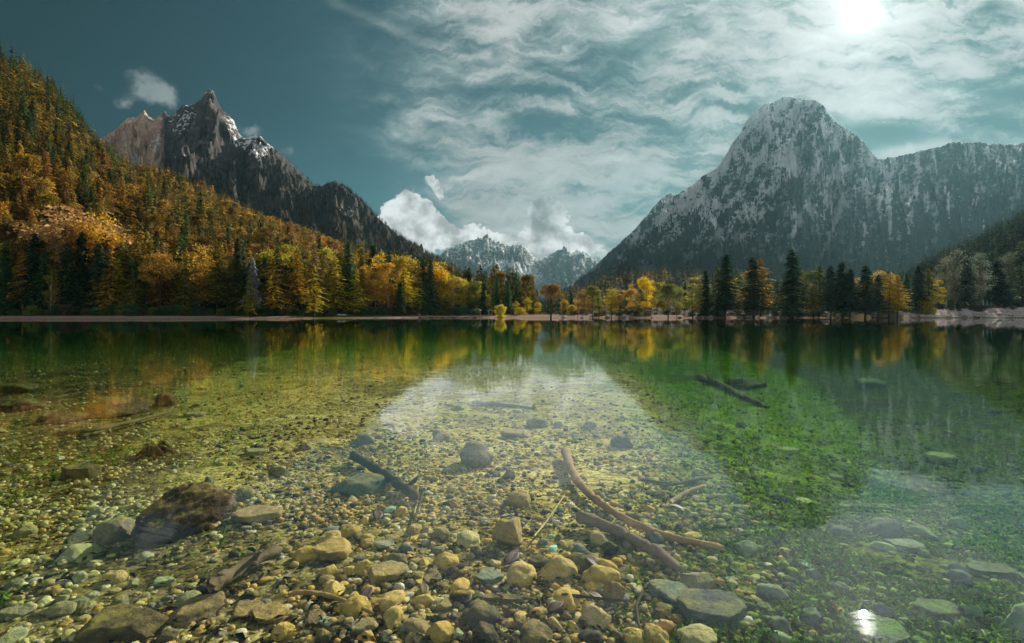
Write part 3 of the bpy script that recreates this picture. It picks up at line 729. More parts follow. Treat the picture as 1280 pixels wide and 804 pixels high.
# the trees one can point at, row by row: left shore
for q in [
 (8, 322, 'fullspruce', (.030, .058, .018), 178, 'dark green spruce at the far left end of the left beach', .8),
 (44, 292, 'fullspruce', (.020, .038, .016), 180, 'tall dark spruce, second from the left end of the left beach', .85),
 (64, 336, 'tall', (.20, .16, .03), 176, 'thin pale stemmed olive birch between the two leftmost tall spruces', .9),
 (84, 305, 'fullspruce', (.035, .055, .018), 180, 'broad green spruce with a pale bare stem left of the darkest shore spruce', .9),
 (103, 290, 'spruce', (.016, .026, .011), 181, 'narrow near black spruce below the big orange round crown', 1.1),
 (92, 262, 'broad', (.42, .20, .07), 194, 'big dome shaped orange tree rising behind the dark spruces on the left', 1.5),
 (122, 268, 'broad', (.46, .22, .025), 190, 'bright orange gold tree hugging the right flank of the big orange dome crown', .9),
 (140, 322, 'layered', (.33, .19, .03), 178, 'wide golden tree with layered branches reaching down to the left beach', 1.15),
 (166, 336, 'layered', (.20, .14, .03), 177, 'olive gold layered tree right of the widest golden one on the left beach', .9),
 (199, 318, 'umbrella', (.38, .19, .03), 178, 'round headed orange tree on bare stems standing by the left beach', .75),
 (232, 318, 'layered', (.16, .12, .025), 179, 'olive brown layered tree right of the round headed orange tree', .9),
 (250, 304, 'broad', (.40, .20, .025), 184, 'rounded orange gold tree behind the dark trees of the middle left beach', .9),
 (272, 312, 'larch', (.17, .13, .02), 180, 'olive larch just left of the tall golden larch on the left beach', 1.2),
 (297, 298, 'fullspruce', (.06, .06, .018), 181, 'tall olive green spruce left of the frosted grey tree', .8),
 (316, 322, 'spruce', (.25, .215, .20), 178, 'frosted pale grey conifer among golden trees on the left beach', .9),
 (313, 345, 'layered', (.26, .19, .02), 175, 'low yellow olive tree in front of the frosted grey conifer', .9),
 (340, 318, 'layered', (.40, .22, .02), 182, 'gold layered tree right of the frosted grey conifer', .9),
 (372, 312, 'larch', (.38, .19, .02), 190, 'tall orange gold larch above the middle of the left beach', 1.1),
 (392, 330, 'layered', (.36, .23, .02), 186, 'gold tree with a dark hollow beneath it left of the pale upturned boats', 1.0),
 (420, 322, 'layered', (.42, .27, .02), 205, 'wide yellow gold tree spreading over the pale upturned boats', 1.1),
 (446, 335, 'layered', (.38, .27, .02), 208, 'yellow olive tree between the upturned boats and the white stemmed birches', .9),
 (470, 318, 'broad', (.50, .25, .03), 222, 'orange gold birch with white stems behind the brightest part of the beach', .85),
 (484, 328, 'tall', (.52, .25, .03), 225, 'orange birch with one pale stem left of the yellow pointed larch', 1.2),
 (505, 320, 'larch', (.55, .36, .02), 228, 'yellow pointed larch behind the red hut', 1.1),
 (500, 352, 'spruce', (.03, .05, .018), 222, 'small green spruce left of the red hut', 1.3),
 (524, 336, 'layered', (.40, .28, .02), 240, 'yellow green tree leaning over the red hut roof', .7),
 (545, 328, 'broad', (.62, .31, .02), 250, 'brightest orange gold tree right of the red hut', .9),
 (534, 334, 'tall', (.60, .30, .02), 248, 'orange gold birch touching the brightest tree right of the red hut', 1.2),
 (546, 366, 'spruce', (.016, .03, .012), 248, 'small black green spruce in front of the brightest orange gold tree', 1.2),
 (564, 348, 'tall', (.42, .26, .03), 256, 'pale gold birch left of the dark spruce in the beach gap', 1.4),
 (586, 340, 'spruce', (.022, .034, .014), 262, 'dark spruce between the gold birches and the small pink roofed kiosk', 1.3),
 (602, 364, 'broad', (.55, .30, .03), 264, 'small orange gold round tree behind the pink roofed kiosk', 1.0),
 (613, 368, 'tall', (.35, .22, .02), 268, 'narrow olive gold tree right of the pink roofed kiosk', 1.4),
 (622, 374, 'broad', (.45, .25, .06), 262, 'low pinkish gold tree behind the yellow waterside bush', 1.1),
 (645, 376, 'broad', (.50, .32, .02), 255, 'low gold tree between the yellow waterside bush and the split trunk tree', 1.2),
 (660, 372, 'broad', (.42, .29, .02), 258, 'olive gold tree close to the left of the rusty split trunk tree', 1.1),
 (672, 378, 'broad', (.48, .30, .03), 262, 'low gold tree directly behind the rusty split trunk tree', 1.1),
 (626, 382, 'bush', (.50, .34, .03), 229, 'bright yellow bush hanging over the water left of the pink sand spit', .75),
 (650, 385, 'bush', (.48, .32, .02), 240, 'low yellow olive bush on the sand spit', 1.2),
 # far shore, right of the gap
 (689, 355, 'umbrella', (.24, .12, .03), 212, 'rusty umbrella shaped tree with dark split trunk standing in the water', .95),
 (705, 374, 'broad', (.50, .28, .03), 240, 'small gold tree right behind the rusty split trunk tree', 1.1),
 (716, 382, 'bush', (.42, .26, .03), 232, 'small gold bush left of the reddish leaning post', 1.0),
 (741, 358, 'umbrella', (.19, .16, .03), 210, 'olive umbrella tree on a single dark trunk left of the gold larches', .7),
 (748, 362, 'tall', (.24, .18, .03), 212, 'slim olive tree beside the olive umbrella tree', 1.2),
 (765, 362, 'tall', (.36, .25, .02), 211, 'gold olive tree with two thin dark trunks in the shallows', 1.6),
 (774, 362, 'tall', (.34, .16, .04), 214, 'rust brown slim tree right of the gold olive tree', 1.4),
 (789, 362, 'broad', (.52, .26, .05), 222, 'orange pink rounded tree left of the brightest yellow tree', 1.0),
 (800, 368, 'broad', (.20, .15, .03), 214, 'low dark olive tree at the foot of the brightest yellow tree', 1.1),
 (808, 347, 'broad', (.66, .38, .02), 216, 'brightest yellow gold tree on the far shore', .85),
 (835, 356, 'umbrella', (.12, .11, .022), 209, 'wide dark olive tree with a thick black trunk right of the yellow tree', .95),
 (846, 360, 'broad', (.22, .19, .03), 214, 'light olive tree partly behind the thick trunked dark olive tree', .9),
 (866, 346, 'tall', (.28, .22, .03), 210, 'tall olive gold tree with pale vertical stem left of the tall dark spruces', 1.6),
 (882, 338, 'fullspruce', (.022, .036, .014), 214, 'dark full spruce left of the slim tallest spruce pair', .8),
 (898, 336, 'larch', (.10, .095, .025), 213, 'olive larch pressed against the tall dark spruce', 1.2),
 (908, 317, 'spruce', (.020, .032, .014), 209, 'tall dark spruce with narrow crown and thick trunk, first of the two big ones', 1.15),
 (941, 321, 'spruce', (.030, .040, .014), 211, 'tall dark spruce with gold flecks halfway between the two biggest spruces', 1.15),
 (951, 324, 'larch', (.40, .22, .03), 216, 'gold larch peeking out right of the gold flecked dark spruce', 1.2),
 (990, 313, 'fullspruce', (.024, .036, .014), 209, 'broad cone shaped dark spruce, the widest on the far shore', 1.0),
 (1016, 356, 'larch', (.46, .26, .03), 212, 'low gold larch at the right foot of the widest spruce', 1.4),
 (1024, 332, 'larch', (.10, .10, .03), 214, 'olive larch right of the widest spruce', 1.3),
 (1038, 332, 'spruce', (.030, .040, .018), 212, 'dark spruce, left one of the dense group of four', 1.2),
 (1052, 328, 'spruce', (.020, .030, .014), 210, 'tallest dark spruce in the dense group of four', 1.15),
 (1063, 336, 'spruce', (.026, .036, .016), 209, 'dark spruce with thick trunk at the right side of the dense group of four', 1.2),
 (1082, 332, 'spruce', (.020, .032, .014), 210, 'dark spruce standing apart between the dense group and the gold larch', 1.3),
 (1098, 344, 'spruce', (.040, .050, .025), 214, 'grey green spruce left of the gold pyramidal larch', 1.2),
 (1112, 342, 'larch', (.52, .30, .02), 212, 'left and taller top of the pair of bright gold pyramidal larches', 1.1),
 (1122, 344, 'larch', (.50, .28, .02), 213, 'right top of the pair of bright gold pyramidal larches', 1.2),
 (1148, 332, 'fullspruce', (.022, .030, .016), 222, 'wide dark spruce between the gold larches and the grey bare trees', .85),
 (1160, 336, 'larch', (.20, .16, .03), 226, 'olive gold larch half hidden behind the wide dark spruce', 1.2),
 (1158, 372, 'bush', (.42, .26, .02), 220, 'small gold bush on the snowy bank under the wide dark spruce', .7),
 (1174, 350, 'tall', (.55, .34, .02), 226, 'slim bright yellow tree on the snowy bank', 1.1),
 (1194, 312, 'bare', (.15, .14, .085), 232, 'tall greyish half bare tree above the snowy bank', .8),
 (1180, 322, 'bare', (.17, .14, .07), 238, 'brown grey half bare tree left of the tallest half bare tree', .7),
 (1207, 322, 'spruce', (.035, .045, .03), 236, 'grey green spruce right of the tallest half bare tree', 1.2),
 (1226, 316, 'bare', (.12, .125, .08), 238, 'grey olive half bare tree above the blue boards', .75),
 (1246, 326, 'spruce', (.03, .038, .026), 244, 'dark grey spruce right of the blue boards', 1.3),
 (1262, 312, 'bare', (.13, .13, .08), 246, 'half bare grey tree above the wooden bench', .8),
 (1277, 302, 'larch', (.11, .115, .05), 242, 'grey green tree cut by the right edge of the picture', 1.2)]:
    front_tree(*q[:6], wid=q[6] if len(q) > 6 else 1.0)
HAND = len(ALLT)
# fill the rows between them
r = np.random.default_rng(5)
def zone(px_, py_, y):
    if px_ < 620 and y < 300: 
        a_ = 'behind the dark spruces at the left end of the beach' if px_ < 130 else 'behind the left third of the beach' if px_ < 280 else 'behind the middle of the left beach' if px_ < 400 else 'behind the boats and white stemmed birches' if px_ < 500 else 'around the red hut and the kiosk'
        return a_
    return None
for px_ in np.arange(-30, 640, 8.6):
    px_ += r.uniform(-3, 3); Ys = float(interp(SHORE, px_)); Y = Ys+r.uniform(17, 34)
    g_ = fbm(px_*.02, 3.3, 0, 2)
    kind = r.choice(['larch', 'layered', 'broad', 'tall', 'spruce', 'fullspruce'], p=[.2, .22, .14, .12, .22, .10])
    c = {'spruce': GRN, 'fullspruce': DKG}.get(kind) or [GOLD, OLV, RUST, (.34, .22, .02)][r.integers(4)]
    hp = r.uniform(62, 92)*(1-.35*sst(430, 620, px_)); 
    front_tree(px_, HOR-hp, kind, jit(c, r), Y)
for px_ in np.arange(700, 1330, 7.5):
    px_ += r.uniform(-3, 3); Ys = float(interp(SHORE, px_)); Y = Ys+r.uniform(22, 60)
    pg = .6*(1-sst(860, 960, px_)) + .45*(px_ > 860)*(px_ < 1140)
    kind = r.choice(['larch', 'broad', 'spruce']) if r.random() < pg+.1 else r.choice(['spruce', 'spruce', 'bare', 'larch'])
    c = {'spruce': DKG, 'bare': GRY}.get(kind) or ([GOLD, OLV, ORG][r.integers(3)] if px_ < 1140 else [OLV, BRN, GRY][r.integers(3)])
    hp = r.uniform(24, 40) if px_ < 880 else r.uniform(32, 56)
    front_tree(px_, HOR-hp, kind, jit(c, r), Y)
# low undergrowth along the left beach
for px_ in np.arange(0, 600, 11):
    px_ += r.uniform(-4, 4); Y = float(interp(SHORE, px_))+r.uniform(13, 17)
    front_tree(px_, HOR-r.uniform(5, 12), 'bush', jit([GRN, OLV, BRN, DKG][r.integers(4)], r), Y)
for px_ in np.arange(700, 1290, 7):
    px_ += r.uniform(-3, 3); Y = float(interp(SHORE, px_))+r.uniform(7, 16)
    front_tree(px_, HOR-r.uniform(0, 7)-(5 if px_ > 1130 else 0), 'bush', jit([(.09, .08, .03), (.10, .065, .03), BRN, (.05, .055, .025)][r.integers(4)], r), Y, wid=r.uniform(.8, 1.6))
# slopes
def scatter(gd, n, colf, hf, vmax=1.02, keep=None, seed=1, vpow=1.0):
    r = np.random.default_rng(seed); pxs, v, V = gd
    nv = int((v <= vmax).sum())
    A = V[:-1, :nv-1]; B = V[1:, :nv-1]; Cc = V[:-1, 1:nv]
    ar = np.linalg.norm(np.cross(B-A, Cc-A), axis=-1)
    # equal density on the map, thinned with distance
    ar = ar*(A[..., 1]/300.0)**-.55
    pxc = pxs[:-1, None]+0*ar
    ar = np.where((pxc < -45) | (pxc > 1325), 0, ar)
    cdf = np.cumsum(ar.ravel()); k = np.searchsorted(cdf, r.random(n)*cdf[-1])
    i, j = np.unravel_index(k, ar.shape); fu, fv = r.random(n), r.random(n)
    Pp = (V[i, j]*((1-fu)*(1-fv))[:, None]+V[i+1, j]*(fu*(1-fv))[:, None]+V[i, j+1]*((1-fu)*fv)[:, None]+V[i+1, j+1]*(fu*fv)[:, None])
    for q in Pp:
        x, y, z = q; pxx = 640+F*x/y; pyy = HOR-F*(z-H)/y
        if keep is not None and not keep(pxx, pyy, q, r): continue
        kind, c = colf(pxx, pyy, q, r)
        h = hf(q, r)*(1.1 if kind == 'spruce' else .95)
        ALLT.append(dict(x=x, y=y, z=z-.3, h=h, kind=kind, col=jit(c, r, .55), label=None, w=r.uniform(.7, 1.0), px=pxx, py=pyy, size=h/y, front=False, group=None, trunk=(.05, .038, .028)))
def slope_col(x, y, q, r):
    n1 = float(pn(q[0]*.012, q[1]*.012, q[2]*.02)); n2 = float(pn(q[0]*.05, q[1]*.05, 7))
    edge = (58 + x*.95 if x < 130 else 181+(x-130)*.30)     # ridge line
    up = 1-np.clip((y-edge)/42.0, 0, 1) if x < 150 else 0
    dark = .40+1.0*up + .45*sst(400, 600, x) - .9*n1
    if r.random() < dark*.62: return 'spruce', ([DKG, GRN, (.06, .06, .018)] if up > .3 else [(.07, .068, .02), (.11, .085, .025), GRN, (.15, .10, .03)])[r.integers(3)]
    if y < 230 and x < 330: return ('larch' if r.random() < .7 else 'spruce'), [(.22, .13, .02), (.26, .14, .02), OLV][r.integers(3)]
    k = r.random()
    if n2 > .5 and y > 250: return 'broad', [GOLD, ORG, RUST][r.integers(3)]
    return ('larch' if k < .88 else 'broad'), [(.40, .215, .03), (.34, .18, .03), (.25, .15, .03), (.20, .14, .03), (.30, .145, .04)][r.integers(5)]
scatter(slope_g, 6500, slope_col, lambda q, r: r.uniform(15, 26), seed=31)
def dk_col(x, y, q, r):
    if y > 300 or r.random() < .2: return 'spruce', [(.06, .045, .02), (.10, .065, .025), (.035, .035, .02)][r.integers(3)]
    return 'spruce', [(.025, .026, .016), (.04, .032, .02), (.02, .024, .014)][r.integers(3)]
def dk_keep(x, y, q, r):
    if y > float(interp(SP, x))+6: return False
    if x > 395: return y > 232 and not (425 < x < 448 and 252 < y < 285 and r.random() < .8)
    lim = 215 if x < 300 else 200+(x-300)*.2
    t = sst(lim-28, lim+35, y+14*float(pn(q[0]*.02, q[1]*.02, 3))); 
    if 128 < x < 206: t = 0 if y < 222 else t
    return r.random() < t
scatter(left_g, 26000, dk_col, lambda q, r: r.uniform(11, 18), keep=dk_keep, seed=33)
def mid_col(x, y, q, r):
    k = r.random()
    if k < .42: return 'spruce', [DKG, (.03, .04, .022), (.05, .045, .03)][r.integers(3)]
    if k < .62: return 'larch', [(.36, .22, .04), (.28, .17, .04), GOLD][r.integers(3)]
    return 'larch', [(.20, .15, .06), GRY, (.15, .11, .06), BRN][r.integers(4)]
scatter(mid_g, 1900, mid_col, lambda q, r: r.uniform(11, 19), seed=35)
def dark_col(x, y, q, r):
    return ('spruce', [DKG, (.018, .025, .014), (.03, .035, .02)][r.integers(3)]) if r.random() < .7 else ('larch', [(.09, .085, .055), (.06, .06, .04)][r.integers(2)])
scatter(dark_g, 2600, dark_col, lambda q, r: r.uniform(13, 21), seed=37)
# split: the 300 largest of each kind stand alone, the rest is one wood
def inview(t): return -12 < t['px'] < 1292 and t['py'] > -10
fam = lambda k: {'fullspruce': 'spruce', 'layered': 'larch', 'umbrella': 'broad', 'tall': 'broad'}.get(k, k)
for t in ALLT: t['solo'] = False
for fm in ('spruce', 'larch', 'broad', 'bare', 'bush'):
    L_ = [t for t in ALLT if fam(t['kind']) == fm and inview(t)]
    L_.sort(key=lambda t: (-(t['front']), -t['size']))
    for t in L_[:(300)]: t['solo'] = True
def zlabel(t):
    x, y, Y = t['px'], t['py'], t['y']
    if t['front']:
        if x < 650: return ('left', zone(x, y, 200) or 'behind the yellow waterside bush')
        return ('right', 'behind the gold far shore trees' if x < 860 else 'behind the row of dark spruces' if x < 1090 else 'behind the snowy bank')
    if x > 1040 and Y < 700 and x > 1100: return ('edge', 'on the shaded slope above the snowy bank')
    if x > 640: return ('hill', 'on the low hill behind the far shore trees')
    col_ = 'at the left edge' if x < 90 else 'above the round orange dome tree' if x < 190 else 'above the left third of the beach' if x < 290 else 'below the jagged peak' if x < 400 else 'above the upturned boats' if x < 500 else 'above the red hut'
    row = 'low on the left hillside' if y > 300 else 'halfway up the left hillside' if y > 230 else 'high on the left hillside'
    return ('slope', row+' '+col_)
def cname(c):
    r_, g_, b_ = c
    if r_ < .045: return 'dark green'
    if r_ < .11 and g_ > r_*.85: return 'green'
    if r_ < .14: return 'brown' if g_ < r_*.8 else 'olive'
    if r_ < .22: return 'olive gold'
    return 'orange' if g_ < r_*.48 else 'gold'
solo_n = 0
for t in [t for t in ALLT if t['solo']]:
    nm, cat = KIND[t['kind']]
    rot = r.uniform(0, 6.28)
    if t['front']:
        cm, tm = PROTO[t['kind']][r.integers(len(PROTO[t['kind']]))]
        o = bpy.data.objects.new(nm, None); COL.objects.link(o); o.empty_display_size = .5
        cr = bpy.data.objects.new('foliage' if t['kind'] == 'bush' else 'crown', cm); COL.objects.link(cr); cr.parent = o; cr.color = (*t['col'], 1)
        tk = bpy.data.objects.new('stem' if t['kind'] == 'bush' else 'trunk', tm); COL.objects.link(tk); tk.parent = o
        tk.color = (*((.42, .36, .28) if t['kind'] == 'tall' and t['px'] < 600 else (.16, .12, .08) if t['kind'] in ('bare', 'broad') else t['trunk']), 1)
    else:
        ml = LOW[{'fullspruce': 'spruce'}.get(t['kind'], t['kind'])]
        o = bpy.data.objects.new(nm, ml[r.integers(len(ml))]); COL.objects.link(o); o.color = (*t['col'], 1)
    o.location = (t['x'], t['y'], t['z']); o.rotation_euler = (0, 0, rot); ws = t['w']*(1.3 if (t['front'] and t['px'] > 860 and t['kind'] in ('spruce', 'larch', 'fullspruce')) else 1.0); o.scale = (t['h']*ws, t['h']*ws, t['h'])
    if t['kind'] == 'bush':  # size by width
        pass
    if t['label']: tag(o, t['label'], cat, 'trees along the shore')
    else:
        side, zn = zlabel(t); cn = cname(t['col'])
        tag(o, '%s %s %s' % (cn, cat, zn), cat, '%s %s' % (cat, {'left': 'thickets behind the left beach', 'right': 'trees behind the far shore row', 'edge': 'forest on the right slope', 'hill': 'forest on the low hill', 'slope': 'forest on the left hillside'}[side]))
    solo_n += 1
# the rest: one mesh of small trees per wood
def wood(name, sel, label):
    Vs, Fs, Cs = [], [], []; o_ = 0
    for t in sel:
        k = fam(t['kind']); k = k if k in FARP else 'broad'
        pv, pf = FARP[k][r.integers(6)]
        a_ = r.uniform(0, 6.28); c, s_ = cos(a_), sin(a_); h = t['h']; wv_ = h*r.uniform(.85, 1.2)
        v_ = np.empty_like(pv); v_[:, 0] = (pv[:, 0]*c-pv[:, 1]*s_)*wv_+t['x']; v_[:, 1] = (pv[:, 0]*s_+pv[:, 1]*c)*wv_+t['y']; v_[:, 2] = pv[:, 2]*h+t['z']
        Vs.append(v_); Fs.append(pf+o_); o_ += len(v_); Cs.append(np.tile(np.array(t['col']), (len(v_), 1)))
    me = mesh_np(name, np.concatenate(Vs), np.concatenate(Fs), smooth=False, attrs={'tcol': np.concatenate(Cs)})
    o = link(name, me, m_fola); tag(o, label, 'forest', kind='stuff')
rest = [t for t in ALLT if not t['solo']]
wood('forest', [t for t in rest if t['x'] < 0 or t['px'] < 640], 'dense autumn forest of small distant trees covering the left hillside')
wood('forest', [t for t in rest if t['px'] >= 640], 'mixed forest of small distant trees on the right hillsides')
print('trees', len(ALLT), 'solo', solo_n, time.time()-T0)
#--ENDTREES--
#--BED--
_gx, _gy = np.arange(-50, 50.01, .25), np.arange(1.5, 45.01, .25)
_gz = ground(*np.meshgrid(_gx, _gy, indexing='ij'))
def zat(x, y):
    if not (abs(x) < 49 and 1.6 < y < 44): return float(ground(np.array([x]), np.array([y]))[0])
    i = (x+50)/.25; j = (y-1.5)/.25; a_, b_ = int(i), int(j); i -= a_; j -= b_
    return float(_gz[a_, b_]*(1-i)*(1-j)+_gz[a_+1, b_]*i*(1-j)+_gz[a_, b_+1]*(1-i)*j+_gz[a_+1, b_+1]*i*j)
def bedpt(px_, py_, dz_=0.0):
    """where the sight line meets the lake bed (straight, as the bed is built at its apparent depth)"""
    sl = (py_-HOR)/F; y = (H+.3)/sl
    for _ in range(12):
        x = y*(px_-640)/F; y = (H-zat(x, y)-dz_)/sl*.6+y*.4
    return y*(px_-640)/F, y
def ico(sub):
    import bmesh
    bm = bmesh.new(); bmesh.ops.create_icosphere(bm, subdivisions=sub, radius=1.0)
    V_ = np.array([v.co[:] for v in bm.verts]); F_ = np.array([[v.index for v in f.verts] for f in bm.faces]); bm.free()
    return V_, F_
ICO = {k: ico(k) for k in (1, 2, 3, 4, 5)}
def stone(r, sub, kind='cobble'):
    V_, F_ = ICO[sub]; V_ = V_.copy(); sd = r.random()*90
    n = fbm(V_[:, 0]*.8+sd, V_[:, 1]*.8, V_[:, 2]*.8, 2)
    V_ = V_*(1+.30*n)[:, None]
    if kind in ('angular', 'slab'):
        for q in range(9 if kind == 'angular' else 7):          # chop flat faces off
            d_ = r.normal(size=3); d_[2] *= .6; d_ /= np.linalg.norm(d_); c = .58+.28*r.random()
            t = V_@d_; over = np.maximum(t-c, 0); V_ = V_-over[:, None]*d_*.92
    if kind == 'slab': V_[:, 2] = np.clip(V_[:, 2], -.5, .42+.06*fbm(V_[:, 0]*2+sd, V_[:, 1]*2, 0, 3))
    if sub >= 3:
        n2 = fbm(V_[:, 0]*3+sd, V_[:, 1]*3, V_[:, 2]*3, 4)
        V_ = V_*(1+(.05 if kind == 'cobble' else .08)*n2)[:, None]
    if kind == 'cracked':
        cr = np.abs(pn(V_[:, 0]*2.3+sd+.3*V_[:, 2], V_[:, 1]*1.6, V_[:, 2]*1.6)); cr2 = np.abs(pn(V_[:, 0]*1.3+7+sd, V_[:, 1]*3.2, V_[:, 2]*2.2))
        V_ = V_*(1-.16*np.exp(-(cr/.045)**2)-.12*np.exp(-(cr2/.05)**2)+.12*fbm(V_[:, 0]*1.5+sd, V_[:, 1]*1.5, 4, 3))[:, None]
    return V_, F_
def stone_mat(name, use_attr):
    m, nt = material(name)
    base = nt.attr('tcol', 'Color') if use_attr else nt.n('ShaderNodeObjectInfo').outputs['Color']
    geo = nt.n('ShaderNodeNewGeometry'); p = geo.outputs['Position']; X, Y, Z = nt.sep(p); nx, ny, nz = nt.sep(geo.outputs['Normal'])
    a1 = nt.noise(p, 14, 6, .65); a2 = nt.noise(p, 55, 5, .7); a3 = nt.noise(p, 5, 3, .6)
    a4 = nt.noise(p, 150, 4, .75)
    k = (a1-.5)*1.5 + (a2-.5)*1.3 + (a4-.5)*1.3 + 1.05
    c = nt.mix(1.0, base, nt.comb(k, k, k*.96), 'MULTIPLY')
    # silt and algae film on the upward faces
    film = (nz.ss(.1, .9)*(a3*.8+a1*.6-.35)).ss(.18, .62)
    green = (X - Y*.22 + (a3-.5)*2).ss(-.2, 1.6).mx((X*-1.0-Y*.3+(a3-.5)*1.5).ss(.2, 2.6)*.55)
    fc = nt.mix(green, (.60, .41, .10), (.17, .33, .03))
    c = nt.mix(film*(green*.25+.5), c, fc)
    c = nt.mix((a1*.6+a2*.4).ss(.60, .72)*.6, c, (.05, .042, .03))
    sp = nt.voro(p, 90, 'F1'); c = nt.mix((sp*-1.0+.16).ss(0, .06)*.35, c, (.75, .68, .45))
    nb = nt.bump(a1*.026+a2*.010+a4*.003, 1.0, 1.0)
    out(nt, principled(nt, c, .9, nb, .04)); return m
m_stone = stone_mat('stone', False); m_peb = stone_mat('pebbles', True)
OCH = (.54, .35, .09); TAN = (.50, .37, .16); GB = (.24, .19, .10); DRK = (.075, .068, .05); GRN2 = (.26, .36, .22); SLT = (.17, .19, .18); WARM = (.58, .38, .12); PAL = (.60, .56, .42); TUR = (.45, .80, .72); BR2 = (.20, .14, .085); WIN = (.10, .055, .05)
STN = []
rs_ = np.random.default_rng(77)
def put_stone(px_, py_, wpx, asp, kind, col_, label, name='stone', hgt=.6, rot=0.0, cat='stone', group=None, sub=4, tilt=0, sink=.33):
    """wpx: width in the picture; asp: depth/width on the ground"""
    x, y = bedpt(px_, py_); w_ = wpx*y/F/2
    me = mesh_np(name, *stone(rs_, sub, kind), n=3); me.materials.append(m_stone)
    o = bpy.data.objects.new(name, me); COL.objects.link(o); o.color = (*col_, 1)
    o.scale = (w_, w_*asp, w_*hgt); z = zat(x, y); o.location = (x, y, z+w_*hgt*(1-2*sink)); o.rotation_euler = (tilt, 0, rot)
    tag(o, label, cat, group); STN.append((x, y, w_*max(1, asp)*.95)); return o
